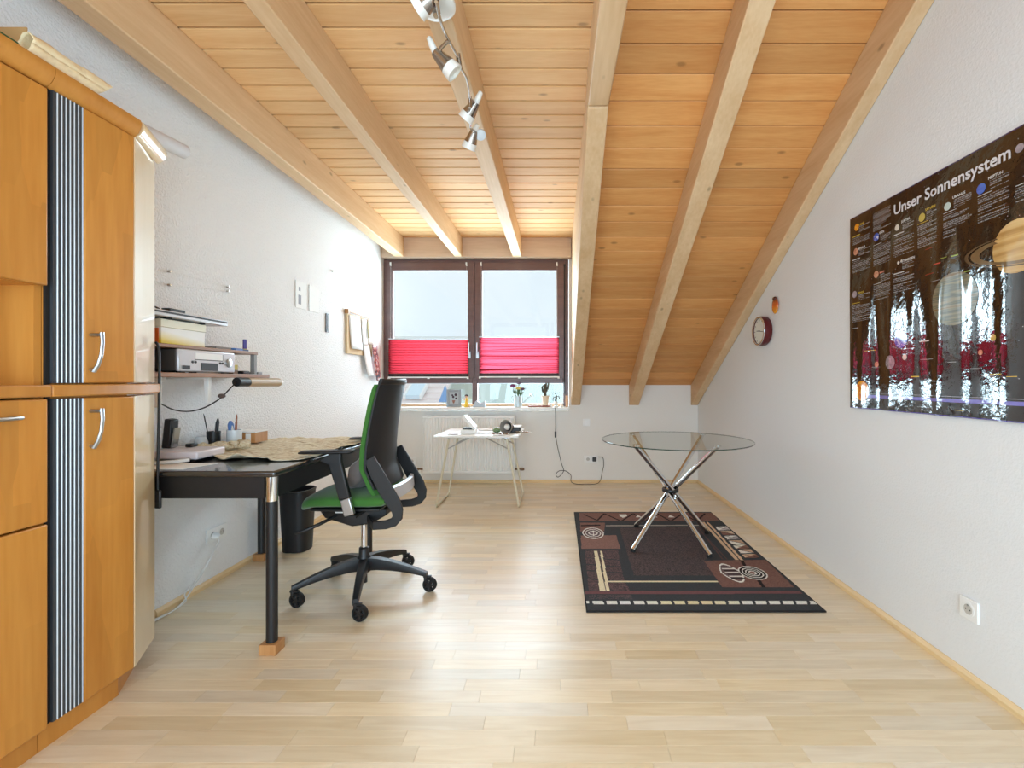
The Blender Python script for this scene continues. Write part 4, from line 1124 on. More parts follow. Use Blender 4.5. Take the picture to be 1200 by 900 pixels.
build('lever', MB().tube([(CXc - .10, CYc - .10, .44), (CXc - .14, CYc - .2, .425), (CXc - .20, CYc - .225, .40), (CXc - .25, CYc - .23, .385)], [.008, .009, .010, .006], 8), M['black'], ch, smooth=50)
build('label_plate', MB().box(CXc - .105, CXc - .035, CYc - .1135, CYc - .111, .455, .483), M['white_matte'], ch)
build('seat_pan', MB().loft([[(x, CYc - w_, z), (x, CYc + w_, z), (x, CYc + w_, z + .012), (x, CYc - w_, z + .012)] for x, w_, z in ((-1.255, .20, .488), (-1.1, .215, .4885), (-.90, .205, .4885))]), M['black'], ch, bev=.004)


def rrect(cx_, cy_, cz_, hw, hh, n=28, e=3.0, xs=None):
    out = []
    for k in range(n):
        a_ = 2 * PI * k / n; ca_, sa_ = math.cos(a_), math.sin(a_)
        u = math.copysign(abs(ca_) ** (2 / e), ca_); v = math.copysign(abs(sa_) ** (2 / e), sa_)
        out.append(Vector((cx_, cy_ + hw * u, cz_ + hh * v)))
    return out


rings = []
for x, zc, hh, hw in ((-1.305, .495, .012, .165), (-1.302, .505, .028, .19), (-1.285, .522, .036, .213), (-1.24, .535, .037, .232), (-1.15, .540, .038, .243), (-1.05, .541, .038, .247), (-.95, .540, .039, .243), (-.89, .540, .036, .235), (-.87, .54, .02, .225)):
    rings.append(rrect(x, CYc, zc, hw, hh))
build('seat', MB().loft(rings), M['green'], ch, smooth=60)


def back_x(z):                                        # front line of the backrest
    zz = (.52, .587, .70, .80, .90, 1.02, 1.12, 1.15); xx = (-.880, -.915, -.965, -.963, -.952, -.932, -.910, -.902)
    return float(np.interp(z, zz, xx))


def back_w(z):
    return float(np.interp(z, (.52, .60, .75, .95, 1.10, 1.15), (.205, .220, .222, .205, .192, .180)))


def back_shell(f_off, th, z0_, z1_, wf, n=22, curve=.045, edge=.0):
    rings = []
    for k in range(n + 1):
        z = z0_ + (z1_ - z0_) * k / n; w_ = back_w(z) * wf; x0 = back_x(z) + f_off
        e_ = 1.0
        if k == 0 or k == n: e_ = .55
        fr, bk = [], []
        for i in range(13):
            u = -1 + 2 * i / 12
            xx = x0 - curve * u * u
            tt = th * e_ * (1 - .45 * abs(u) ** 4)
            fr.append(Vector((xx - tt / 2, CYc + w_ * u, z))); bk.append(Vector((xx + tt / 2, CYc + w_ * u, z)))
        rings.append(fr + bk[::-1])
    return MB().loft(rings)


build('back_cushion', back_shell(.020, .036, .545, 1.13, .955), M['green'], ch, smooth=60)
build('back_shell', back_shell(.044, .016, .60, 1.152, 1.0), M['black_soft'], ch, smooth=60)
build('top_lip', back_shell(.044, .030, 1.128, 1.16, 1.005, 4), M['black'], ch, smooth=60)
build('lumbar_bar', MB().loft([[Vector((-.835 + .0 - .03 * u * u, CYc + .195 * u, .54)), Vector((-.815 - .03 * u * u, CYc + .195 * u, .54)), Vector((-.82 - .03 * u * u, CYc + .195 * u, .60)), Vector((-.84 - .03 * u * u, CYc + .195 * u, .605))] for u in [-1 + k / 6 for k in range(13)]]), M['silver'], ch, smooth=50)
for sg in (-1, 1):
    yy = CYc + sg * .212
    pth = [(-.948, yy, .76), (-.915, yy, .69), (-.865, yy, .60), (-.825, yy, .535), (-.806, yy, .495), (-.806, yy, .462), (-.825, yy, .438), (-.865, yy, .425), (-.93, yy, .420), (-1.0, yy * .5 + CYc * .5, .425)]
    build('back_support', MB().bar(pth, [.05, .068, .074, .07, .058, .050, .046, .044, .042, .038], .016, (0, 1, 0)), M['black'], ch, bev=.004)
    ya = CYc + sg * .275
    ar = build('armrest', MB().loft([rrect(x, ya, z, w_, h_, 16) for x, z, w_, h_ in ((-1.262, .797, .022, .004), (-1.25, .799, .038, .007), (-1.15, .801, .042, .009), (-1.06, .803, .040, .010), (-1.01, .804, .034, .010), (-1.0, .804, .022, .007))]), M['black_soft'], ch, smooth=60)
    build('arm_post', MB().bar([(-1.112, ya, .793), (-1.088, ya, .75), (-1.062, ya, .655), (-1.04, ya, .57)], [.13, .065, .058, .055], .03, (0, 1, 0)), M['black'], ar, bev=.006)
    build('arm_sleeve', MB().bar([(-1.040, ya, .572), (-1.018, ya, .49)], .05, .026, (0, 1, 0)), M['alu'], ar, bev=.005)
    build('arm_bracket', MB().bar([(-1.02, ya - sg * .01, .478), (-1.02, CYc + sg * .1, .476)], .05, .014, (0, 0, 1)), M['black'], ar)
# cushion on the seat
M['pillow'] = mat('grey_brown_plush', srgb(112, 102, 98), .95, bump=.6, scale=30, var=.2, sheen=.3, detail=6, dist=.01)


def pil(u, v):
    a_ = 2 * PI * u; b_ = PI * (v - .5)
    d = Vector((math.cos(b_) * math.cos(a_), math.cos(b_) * math.sin(a_), math.sin(b_)))
    s = 1 + .12 * noise.noise(d * 2.2)
    e_ = lambda q: math.copysign(abs(q) ** .75, q)
    lean = .06 * d.z
    return Vector((-1.052 + .05 * e_(d.x) * s * (1 - .35 * d.z) + lean * .35, CYc + .17 * e_(d.y) * s, .665 + .088 * e_(d.z) * s))


tag(build('cushion', MB().grid(pil, 32, 18), M['pillow'], smooth=80), 'grey-brown plush cushion leaning against the green chair back', 'cushion')

# ================================================================== RADIATOR
ra = thing('radiator', 'white ribbed panel radiator on the back wall below the window', 'radiator', (-.98, 5.2, .12))
x0, x1, zr0, zr1, ry = -1.487, -.476, .124, .762, 5.175
build('body', MB().box(x0, x1, ry + .012, YB - .03, zr0 + .01, zr1 - .008), M['white'], ra)
nr_ = 30; prof = []
for k in range(nr_):
    a0 = x0 + .012 + (x1 - x0 - .024) * k / nr_; w_ = (x1 - x0 - .024) / nr_
    prof += [(a0, ry + .011), (a0 + w_ * .22, ry + .001), (a0 + w_ * .72, ry + .001), (a0 + w_ * .95, ry + .011)]
prof += [(x1 - .012, ry + .0118), (x0 + .012, ry + .0118)]
build('ribbed_front', MB().prism([(a_, b_, zr0 + .03) for a_, b_ in prof], (0, 0, zr1 - zr0 - .06)), M['white'], ra)
build('front_border', MB().box(x0, x1, ry, ry + .0119, zr0, zr0 + .029).box(x0, x1, ry, ry + .0119, zr1 - .029, zr1).box(x0, x0 + .0115, ry, ry + .0119, zr0 + .029, zr1 - .029).box(x1 - .0115, x1, ry, ry + .0119, zr0 + .029, zr1 - .029), M['white'], ra, bev=.002)
build('top_grille', MB().box(x0, x1, ry + .013, YB - .03, zr1 - .0075, zr1), M['white'], ra)
build('wall_bracket', MB().box(x0 + .15, x0 + .18, YB - .0295, YB - .001, .2, .7).box(x1 - .18, x1 - .15, YB - .0295, YB - .001, .2, .7), M['white'], ra)
M['brass'] = mat('dull_brass', srgb(120, 96, 76), .35, .8)
for xa, sg in ((x0, -1), (x1, 1)):
    v_ = build('valve', MB().tube([(xa + sg * .0005, 5.22, .165), (xa + sg * .06, 5.22, .165)], .010).lathe([(.016, 0), (.016, .03), (.012, .045)], (xa + sg * .06, 5.22, .165), (sg, 0, 0), 14), M['brass'], ra, smooth=40)
    build('pipe', MB().tube([(xa + sg * .045, 5.22, .165), (xa + sg * .045, 5.22, .12), (xa + sg * .045, 5.25, .09), (xa + sg * .045, YB - .001, .09)], .008), M['white'], v_, smooth=50)

# ================================================================== FOLDING TABLE
ft = thing('folding_table', 'small white folding table with cream tube legs before the radiator', 'table', (-.74, 4.6, 0))
TZ = .648; tx0, tx1, ty0, ty1 = -1.125, -.352, 4.245, 4.955
build('tabletop', MB().box(tx0, tx1, ty0, ty1, TZ - .018, TZ), M['white'], ft, bev=.004)
for sg, xt, xb in ((-1, -1.0, -1.095), (1, -.470, -.352)):
    pth = [(xt, 4.32, TZ - .026), (xb, 4.235, .03), (xb, 4.25, .0115), (xb, 4.70, .0115), (xb, 4.74, .03), (xt, 4.72, TZ - .026)]
    build('leg', MB().tube(pth, .0105, 8), M['cream_metal'], ft, smooth=60)
    build('top_bar', MB().tube([(xt, 4.30, TZ - .0265), (xt, 4.74, TZ - .0265)], .0082, 8), M['alu'], ft, smooth=60)
    xm_ = xt + (xb - xt) * .22
    for yy in (4.31, 4.715):
        build('brace', MB().tube([(xm_, yy, TZ - .13), (xt - sg * .19, yy, TZ - .024)], .0055, 6), M['alu'], ft, smooth=60)
build('cross_bar', MB().box(-1.02, -.45, 4.305, 4.315, TZ - .0265, TZ - .0185).box(-1.02, -.45, 4.71, 4.72, TZ - .0265, TZ - .0185), M['alu'], ft)
T = TZ + .0005
# white machine with raised lid
x_, y_ = -.86, 4.44
rc = thing('sandwich_box', 'white box-shaped appliance with its lid raised, on the folding table', 'appliance', (x_, y_, T))
build('base', MB().box(-.905, -.775, 4.36, 4.52, T, T + .045), M['white'], rc, bev=.008)
build('inset', MB().box(-.89, -.80, 4.375, 4.50, T + .0455, T + .056), M['black_soft'], rc, bev=.003)
build('lid', MB().prism([(-.790, 4.36, T + .046), (-.768, 4.36, T + .06), (-.868, 4.36, T + .175), (-.895, 4.36, T + .172), (-.893, 4.36, T + .15)], (0, .16, 0)), M['white'], rc, bev=.007)
# clip-on lamp / fan lying on its side
fc = P(592.5, 498, 4.42); fn_dir = Vector((-.45, -1, .12)).normalized()
fa = thing('clamp_lamp', 'grey round lamp shade lying on its side on the folding table', 'lamp', (fc.x, fc.y, T))
M['grey_shade'] = mat('grey_enamel', srgb(150, 144, 136), .4)
fc.z = T + .066
build('shade', MB().lathe([(.022, -.085), (.034, -.07), (.055, -.04), (.066, .0), (.064, .0), (.052, -.038), (.03, -.066)], fc, fn_dir, 28, False), M['grey_shade'], fa, smooth=50)
build('bulb', MB().ball(fc + fn_dir * -.03, .03), M['frosted'], fa, smooth=80)
build('socket', MB().lathe([(.026, -.11), (.024, -.072)], fc, fn_dir, 18), M['black'], fa, smooth=40)
build('ring', MB().lathe([(.038, -.055), (.038, -.05), (.030, -.05)], fc, fn_dir, 24), M['black'], fa, smooth=40)
M['greenglass'] = mat('green_glass', srgb(104, 132, 96), .15, spec=.7, var=.2)
tag(build('green_dish', MB().ball((-.585, 4.52, T + .026), (.045, .04, .026), 14, 8, .1), M['greenglass'], smooth=60), 'small rounded green glass dish left of the grey lamp shade', 'dish')
bb = thing('black_case', 'flat black box with papers on it, at the right end of the folding table', 'box', (-.42, 4.62, T))
build('case', MB().box(-.475, -.365, 4.52, 4.72, T, T + .05), M['black'], bb, bev=.006)
tag(build('paper_sheet', MB().box(-.47, -.358, 4.525, 4.735, T + .0505, T + .056), M['paper']), 'white papers lying on the black box on the folding table', 'paper')
tag(build('rod', MB().tube([(-.40, 4.50, T + .011), (-.345, 4.50, T + .012), (-.255, 4.49, T + .004)], .005, 8), M['steel'], smooth=40), 'thin metal rod sticking out over the right edge of the folding table', 'rod')
rp_ = random.Random(4)
labs = ('crumpled white paper in the middle of the folding table', 'white sheet at the back edge of the folding table', 'white slip of paper at the near edge of the folding table before the lamp shade', 'pale mauve note at the near left edge of the folding table')
for k, (px_, py2, sx, sy, mm) in enumerate(((-.69, 4.50, .10, .09, M['paper']), (-.70, 4.78, .13, .10, M['paper']), (-.54, 4.31, .07, .05, M['paper']), (-.97, 4.37, .06, .05, M['pinkish']))):
    f = lambda u, v: Vector((px_ + sx * (u - .5) * 1.5, py2 + sy * (v - .5) * 1.5, T + .003 + (.012 if k < 2 else .003) * abs(noise.noise(Vector((u * 4 + k, v * 4, k * 3.1))))))
    tag(build('paper_sheet', MB().grid(f, 10, 10), mm, smooth=50, solid=.0008), labs[k], 'paper')
cap = MB()
for k in range(5):
    q = Vector((-.60 + k * .03, 4.335 + .012 * (k % 2), T + .0075))
    cap.tube([q, q + Vector((.02, .012, .0))], .006, 8)
tag(build('metal_clips', cap, M['steel'], smooth=40), 'scatter of small metal clips before the grey lamp shade', 'clips')['kind'] = 'stuff'

# ================================================================== THINGS ON THE SILL
Z = SILL_Z + .0005
sy = 5.205
sx_ = lambda px: (px - CX) * sy / FPX
pf = thing('picture_frame', 'grey picture frame with a small dark flower picture, on the window sill', 'picture frame', (sx_(532), sy, Z))
M['greyframe'] = mat('weathered_grey_frame', srgb(150, 156, 162), .6, var=.15, scale=40)
hw = (sx_(540.5) - sx_(523.2)) / 2; fcx = sx_(531.8); h_ = .195
mb = MB().box(fcx - hw, fcx - hw + .03, sy, sy + .018, Z, Z + h_).box(fcx + hw - .03, fcx + hw, sy, sy + .018, Z, Z + h_).box(fcx - hw + .03, fcx + hw - .03, sy, sy + .018, Z, Z + .03).box(fcx - hw + .03, fcx + hw - .03, sy, sy + .018, Z + h_ - .03, Z + h_)
build('frame', mb, M['greyframe'], pf, bev=.003)
pc_ = build('picture', MB().box(fcx - hw + .03, fcx + hw - .03, sy + .008, sy + .012, Z + .03, Z + h_ - .03), mat('grey_picture', srgb(176, 182, 186), .5), pf)
fl = MB()
for dx, dz, r_ in ((-.018, .13, .011), (.02, .135, .016), (-.008, .112, .014), (.024, .095, .012)):
    fl.lathe([(r_, 0), (r_ * .8, .0015)], (fcx + dx, sy + .0078, Z + dz), (0, -1, 0), 7)
build('flowers', fl, mat('dark_plum_print', srgb(70, 48, 60), .6), pc_)
build('vase_print', MB().prism([(fcx - .022, sy + .0078, Z + .075), (fcx + .014, sy + .0078, Z + .075), (fcx + .002, sy + .0078, Z + .04), (fcx - .01, sy + .0078, Z + .04)], (0, -.0015, 0)), mat('brown_print2', srgb(150, 104, 84), .6), pc_)
# little figurine
fg = thing('figurine', 'small figurine in a yellow dress with dark hair, on the sill beside the picture frame', 'figurine', (sx_(546.5), sy, Z))
gx = sx_(546.5)
M['skin'] = mat('painted_skin', srgb(222, 176, 150), .5)
build('dress', MB().lathe([(.027, 0), (.026, .01), (.017, .05), (.012, .075), (.016, .09), (.008, .10)], (gx, sy, Z), n=16), mat('yellow_dress', srgb(236, 196, 64), .5), fg, smooth=50)
build('head', MB().ball((gx, sy, Z + .115), (.016, .015, .018), 12, 8), M['skin'], fg, smooth=80)
build('hair', MB().ball((gx + .001, sy + .004, Z + .123), (.020, .017, .016), 12, 8, .2), mat('dark_hair', srgb(50, 40, 44), .7), fg, smooth=80)
build('arm', MB().tube([(gx - .013, sy, Z + .09), (gx - .024, sy - .01, Z + .075), (gx - .02, sy - .018, Z + .1)], .005, 7).tube([(gx + .013, sy, Z + .09), (gx + .024, sy - .008, Z + .07), (gx + .012, sy - .018, Z + .06)], .005, 7), M['skin'], fg, smooth=60)
build('basket', MB().lathe([(.008, 0), (.016, .02), (.013, .02), (.007, .005)], (gx + .036, sy, Z), n=12), mat('pale_basket', srgb(232, 200, 170), .6), fg, smooth=50)
# letter rack / paper boat
tag(build('letter_rack', MB().prism([(sx_(554), sy - .02, Z), (sx_(569), sy - .02, Z), (sx_(568.5), sy - .02, Z + .068), (sx_(565.5), sy - .02, Z + .05), (sx_(562.5), sy - .02, Z + .045), (sx_(558.5), sy - .02, Z + .072), (sx_(557), sy - .02, Z + .05)], (0, .05, 0)), mat('blue_grey_glaze', srgb(186, 194, 204), .35), bev=.004), 'pale blue-grey boat-shaped ornament on the sill right of the centre window post', 'ornament')
# watering can with flowers
wc = thing('watering_can', 'small pale metal watering can with purple and yellow flowers on the sill', 'watering can', (sx_(607), sy, Z))
wx = sx_(607); M['zinc'] = mat('pale_zinc', srgb(200, 214, 218), .35, .35)
build('can', MB().lathe([(.042, 0), (.043, .01), (.036, .115), (.037, .12), (.033, .12), (.038, .01)], (wx, sy, Z), n=24), M['zinc'], wc, smooth=40)
sp_ = build('spout', MB().tube([(wx + .036, sy, Z + .03), (wx + .075, sy, Z + .07), (wx + .135, sy, Z + .125)], [.009, .007, .006], 10), M['zinc'], wc, smooth=50)
build('rose', MB().lathe([(.007, 0), (.022, .018), (.02, .022)], (wx + .132, sy, Z + .122), (.75, 0, .7), 14), M['steel'], sp_, smooth=40)
build('handle', MB().tube([(wx - .034, sy, Z + .105), (wx - .065, sy, Z + .12), (wx - .075, sy, Z + .085), (wx - .06, sy, Z + .045), (wx - .04, sy, Z + .03)], .005, 8), M['zinc'], wc, smooth=60)
M['stem'] = mat('green_stem', srgb(70, 96, 60), .6)
M['petp'] = mat('purple_petals', srgb(124, 60, 110), .6, var=.2); M['pety'] = mat('yellow_petals', srgb(226, 206, 110), .6, var=.2); M['petd'] = mat('dusky_petals', srgb(104, 74, 96), .6)
flab = {'p': 'purple flower in the watering can on the sill, on the left of the bunch', 'y': 'yellow flower in the middle of the bunch in the watering can', 'd': 'dusky flower of the bunch in the watering can, highest at the back', 'e': 'dusky flower at the right of the bunch in the watering can'}
for key, dx, dy, hz, r_, mm in (('p', -.055, -.01, .235, .032, M['petp']), ('y', .004, -.018, .21, .028, M['pety']), ('d', .01, .02, .265, .022, M['petd']), ('e', .05, .0, .20, .024, M['petd'])):
    q = Vector((wx + dx, sy + dy, Z + hz)); b0 = Vector((wx + dx * .2, sy + dy * .3, Z + .07))
    t_ = thing('flower', flab[key], 'flower', b0, 'flowers in the watering can')
    build('stem', MB().tube([b0, b0.lerp(q, .6) + Vector((dx * .05, 0, .01)), q], .0035, 6), M['stem'], t_, smooth=60)
    pt = MB()
    for k in range(8):
        a_ = 2 * PI * k / 8; dd = Vector((math.cos(a_), math.sin(a_) * .8, .35 * math.sin(3 * a_)))
        pt.ball(q + dd * r_ * .6, (r_ * .45, r_ * .45, r_ * .4), 8, 5, .2)
    pt.ball(q, r_ * .5, 8, 6)
    build('petals', pt, mm, t_, smooth=70)
    lf = MB()
    for k in range(2):
        lf.add([b0.lerp(q, .35), b0.lerp(q, .55) + Vector((.018 * (1 if k else -1), -.006, .008)), b0.lerp(q, .8) + Vector((.012 * (1 if k else -1), -.008, .0)), b0.lerp(q, .55)], [(0, 1, 2, 3)])
    build('leaf', lf, M['stem'], t_, solid=.001)
# cactus on a wooden board
bd = tag(build('wooden_board', MB().box(sx_(619), sx_(644), sy - .03, sy + .035, Z, Z + .018), mat('red_brown_board', srgb(150, 84, 62), .5), bev=.003), 'red-brown wooden board under the potted cactus on the sill', 'board')
cc = thing('potted_cactus', 'dark branching cactus in a cream pot on the window sill', 'potted plant', (sx_(639), sy, Z + .0185))
qx = sx_(639); qz = Z + .0185
build('pot', MB().lathe([(.030, 0), (.038, .085), (.043, .088), (.043, .105), (.038, .105), (.036, .09)], (qx, sy, qz), n=24), mat('cream_pot', srgb(234, 212, 186), .5), cc, smooth=40)
build('soil', MB().cyl((qx, sy, qz + .094), (qx, sy, qz + .099), .0355), mat('dark_soil', srgb(70, 48, 40), .9), cc)
M['cact'] = mat('dark_cactus', srgb(84, 78, 66), .8, var=.2)
build('stem', MB().tube([(qx, sy, qz + .0985), (qx - .004, sy, qz + .14), (qx + .004, sy, qz + .2), (qx + .012, sy, qz + .245)], [.013, .015, .014, .008], 10), M['cact'], cc, smooth=60)
for pts_ in (([(qx - .004, sy, qz + .13), (qx - .03, sy, qz + .16), (qx - .036, sy, qz + .195), (qx - .022, sy, qz + .222)]), ([(qx + .006, sy + .01, qz + .15), (qx + .026, sy + .012, qz + .19), (qx + .038, sy + .012, qz + .255)]), ([(qx - .006, sy - .01, qz + .12), (qx - .014, sy - .012, qz + .17), (qx - .004, sy - .012, qz + .235)])):
    build('branch', MB().tube(pts_, [.011] + [.010] * (len(pts_) - 2) + [.006], 9), M['cact'], cc, smooth=60)
# small wire figure lamp and trinkets
wf = thing('wire_figure', 'little dark metal figure lamp at the right end of the sill, with a cord', 'figure', (sx_(651), sy, Z))
qx = sx_(651.5)
build('foot', MB().lathe([(.026, 0), (.024, .012), (.01, .018)], (qx, sy, Z), n=18), M['frosted'], wf, smooth=40)
build('bulb', MB().ball((qx, sy, Z + .042), .023), M['frosted'], wf, smooth=80)
mb = MB().tube([(qx, sy, Z + .018), (qx - .004, sy, Z + .07), (qx + .004, sy, Z + .11), (qx, sy, Z + .135)], [.005, .012, .010, .005], 8)
mb.tube([(qx - .002, sy, Z + .11), (qx - .03, sy, Z + .10), (qx - .034, sy, Z + .07)], .004, 6).tube([(qx + .002, sy, Z + .11), (qx + .03, sy, Z + .12), (qx + .04, sy, Z + .09)], .004, 6)
build('body', mb, M['black'], wf, smooth=60)
build('head', MB().ball((qx - .002, sy, Z + .15), (.009, .009, .013)).tube([(qx - .002, sy, Z + .16), (qx - .006, sy, Z + .175)], [.004, .002], 6), M['black'], wf, smooth=70)
for k, (px_, lab) in enumerate(((645.5, 'small clear glass trinket left of the metal figure on the sill'), (658.5, 'small clear glass trinket right of the metal figure on the sill'))):
    tag(build('trinket', MB().lathe([(.016, 0), (.02, .012), (.012, .026), (.017, .036), (.006, .044)], (sx_(px_), sy + .01, Z), n=12), M['frosted'], smooth=40), lab, 'trinket', 'glass trinkets on the sill')
tag(build('candle', MB().box(sx_(662.7), sx_(665.7), sy, sy + .03, Z, Z + .125), mat('peach_wax', srgb(222, 170, 130), .5), bev=.003), 'upright peach-coloured block at the right end of the window sill', 'block')

# ================================================================== RUG
def paint(polys, X, Yy, base):
    """colour every cell of a grid by the last polygon that holds its centre"""
    out = np.empty(X.shape + (3,)); out[:] = base
    for pg, c in polys:
        ins = np.zeros(X.shape, bool); n = len(pg)
        for i in range(n):
            xi, yi = pg[i][0], pg[i][1]; xj, yj = pg[i - 1][0], pg[i - 1][1]
            cond = ((yi > Yy) != (yj > Yy))
            with np.errstate(divide='ignore', invalid='ignore'):
                ins ^= cond & (X < (xj - xi) * (Yy - yi) / (yj - yi + 1e-12) + xi)
        if callable(c):
            c(out, ins)
        else:
            out[ins] = c
    return out


C = lambda r, g, b: np.array(srgb(r, g, b)[:3])
CHAR, BRN, CEN, CREAM, WHT, PUR, DRK = C(52, 54, 58), C(122, 82, 70), C(84, 66, 66), C(214, 192, 150), C(206, 202, 194), C(106, 62, 64), C(34, 26, 26)
rng = np.random.default_rng(3)


def speckle(c1, c2, p=.5):
    def f(out, ins):
        n = int(ins.sum()); s = rng.random(n) < p
        v = np.where(s[:, None], c1, c2); out[ins] = v
    return f


q = lambda *pp: [tuple(FL(a_, b_))[:2] for a_, b_ in pp]


def ell(cx_, cy_, rx, ry, rot=0, n=40):
    c = FL(cx_, cy_); a_ = FL(cx_ + rx, cy_); b_ = FL(cx_, cy_ - ry)
    ux, uy = abs(a_.x - c.x), abs(b_.y - c.y)
    r_ = R(rot)
    return [(c.x + ux * math.cos(t_) * math.cos(r_) - uy * math.sin(t_) * math.sin(r_), c.y + ux * math.cos(t_) * math.sin(r_) + uy * math.sin(t_) * math.cos(r_)) for t_ in [2 * PI * k / n for k in range(n)]]


def stroke(p0_, p1_, w_):
    a_, b_ = Vector((*p0_, 0)), Vector((*p1_, 0)); d_ = (b_ - a_).normalized(); n_ = Vector((-d_.y, d_.x, 0)) * w_ / 2
    return [tuple((a_ + n_)[:2]), tuple((b_ + n_)[:2]), tuple((b_ - n_)[:2]), tuple((a_ - n_)[:2])]


RX0, RX1, RY0, RY1 = .142, 1.332, 2.325, 4.08
polys = []
polys.append((q((678.5, 602.2), (836, 602.2), (843, 611.8), (679.5, 612)), speckle(BRN, C(110, 72, 62), .6)))
zz = [(684, 604), (700, 611), (708, 603), (728, 612), (742, 603), (756, 612), (770, 603), (786, 612), (800, 603), (816, 612), (826, 603)]
for a_, b_ in zip(zz[:-1], zz[1:]):
    polys.append((stroke(q(a_)[0], q(b_)[0], .016), DRK))
for hx_ in (730, 749, 767, 787):
    polys.append((q((hx_ - 5, 604), (hx_ + 4, 604), (hx_ + 5, 606), (hx_, 608), (hx_ - 4, 606)) if hx_ == 730 else q((hx_ - 4, 607.5), (hx_ - 2, 604.5), (hx_, 605.5), (hx_ + 4, 607.5)), WHT))
polys.append((q((680, 613.8), (709, 613.8), (708, 624), (680, 624)), speckle(BRN, C(104, 68, 60), .7)))
polys.append((q((681, 616.5), (703, 616), (704, 617.3), (681, 618)), DRK))
polys.append((q((680.5, 629), (722, 628.5), (727, 644.5), (681.5, 644.5)), speckle(C(130, 90, 78), C(118, 80, 70), .6)))
for rx, ry, c in ((12.5, 6.4, WHT), (11.2, 5.6, C(96, 60, 58)), (9.2, 4.5, WHT), (8.2, 3.9, C(90, 72, 76)), (5.5, 2.6, WHT), (4.3, 1.9, C(110, 92, 96))):
    polys.append((ell(695, 626, rx, ry), c))
polys.append((q((694.6, 623), (695.6, 623), (696.4, 629.5), (695.2, 629.5)), WHT))
polys.append((q((685.5, 647), (724, 646), (730, 676), (738, 694), (690, 694)), speckle(C(100, 72, 72), C(62, 52, 54), .45)))
for yy_ in (655, 663, 670, 680):
    polys.append((stroke(q((687, yy_))[0], q((728, yy_ + 3))[0], .014), CHAR))
polys.append((q((726, 620), (817, 619), (832, 652), (826, 658), (837, 676), (743, 676)), speckle(CEN, C(54, 48, 50), .55)))
for pts_ in (((696, 647), (700, 647), (709.5, 694.5), (703, 694.5)), ((703, 647), (705.5, 647), (714.5, 694.5), (710.5, 694.5))):
    polys.append((q(*pts_), CREAM))
polys.append((q((712, 682.4), (842, 682.2), (843, 683.9), (713, 684)), CREAM))
polys.append((q((710, 616.8), (819, 616.2), (819.5, 617.2), (710, 617.8)), C(150, 140, 128)))
polys.append((q((824.6, 658.6), (897, 657.6), (931, 690), (846.5, 690)), speckle(C(118, 78, 66), C(104, 68, 58), .6)))
polys.append((stroke(q((868, 656))[0], q((873, 665))[0], .02), DRK)); polys.append((stroke(q((888, 680))[0], q((895, 690))[0], .02), DRK))
for s, c in ((1, WHT), (.86, C(98, 76, 78)), ):
    a_, b_ = q((846, 662))[0], q((869, 684.5))[0]; m_ = Vector(((a_[0] + b_[0]) / 2, (a_[1] + b_[1]) / 2, 0)); d_ = Vector((b_[0] - a_[0], b_[1] - a_[1], 0)) / 2; n_ = Vector((-d_.y, d_.x, 0)).normalized() * .062
    polys.append(([tuple((m_ + d_ * s * math.cos(t_) + n_ * s * math.sin(t_) * (1 - .25 * abs(math.cos(t_))))[:2]) for t_ in [2 * PI * k / 36 for k in range(36)]], c))
for k in range(7):
    cpos = m_ + d_ * (-.62 + .2 * k)
    polys.append((stroke(tuple((cpos - n_ * .55)[:2]), tuple((cpos + n_ * .75)[:2]), .014), WHT if k % 2 else DRK))
for rx, ry, c in ((15.5, 7.8, WHT), (14.2, 7.1, DRK), (11.6, 5.8, WHT), (10.3, 5.1, DRK), (8, 4, WHT), (6.8, 3.3, DRK), (4.6, 2.3, WHT), (3.2, 1.6, BRN)):
    polys.append((ell(882, 672.8, rx, ry), c))
polys.append((q((686, 694.6), (937, 694.2), (941, 697.6), (686, 698)), PUR))
polys.append((q((690, 699), (740, 699), (741, 704), (690, 704)), speckle(C(90, 70, 72), CHAR, .4)))
for k in range(17):
    a_ = 694 + k * 15.9; c = (WHT, WHT, C(222, 220, 214), WHT, C(214, 206, 186), C(214, 196, 150), C(214, 194, 146), C(210, 190, 140), C(208, 188, 140), C(212, 196, 156), C(210, 200, 170), WHT, WHT, WHT, WHT, WHT, WHT)[k]
    polys.append((q((a_, 706), (a_ + 12.5, 706), (a_ + 14, 710), (a_ + 1.5, 710)), c))
polys.append((q((687, 706), (690, 706), (690, 709), (687, 709)), WHT))
for pts_ in (((822.5, 613), (825.5, 613), (866, 657.5), (861.5, 657.5)), ((827.5, 613), (830, 613), (871.5, 658), (868, 658))):
    polys.append((q(*pts_), C(196, 160, 120)))
for o_ in ((818, 619, 847, 657), (822, 625, 852, 657)):
    polys.append((stroke(q(o_[:2])[0], q(o_[2:])[0], .010), C(84, 58, 56)))
for k in range(7):
    f0, f1 = k / 7, (k + .82) / 7
    lf_ = lambda f: (838 + 36 * f, 618.5 + 37.5 * f); rt_ = lambda f: (851.5 + 39.5 * f, 618 + 38 * f)
    a_, b_, c_, d_ = lf_(f0), rt_(f0), rt_(f1), lf_(f1)
    c1 = (WHT, C(190, 160, 130), WHT, C(180, 140, 104), C(206, 198, 180), C(186, 146, 110), C(196, 158, 120))[k]
    c2 = (C(170, 160, 158), C(120, 76, 62), C(150, 140, 140), C(206, 198, 186), C(130, 84, 66), C(206, 196, 184), C(126, 80, 62))[k]
    polys.append((q(a_, b_, c_, d_), c1)); polys.append((q(d_, c_, a_) if k % 2 else q(b_, c_, d_), c2))
    polys.append((stroke(q(a_)[0], q(c_)[0], .008), DRK))


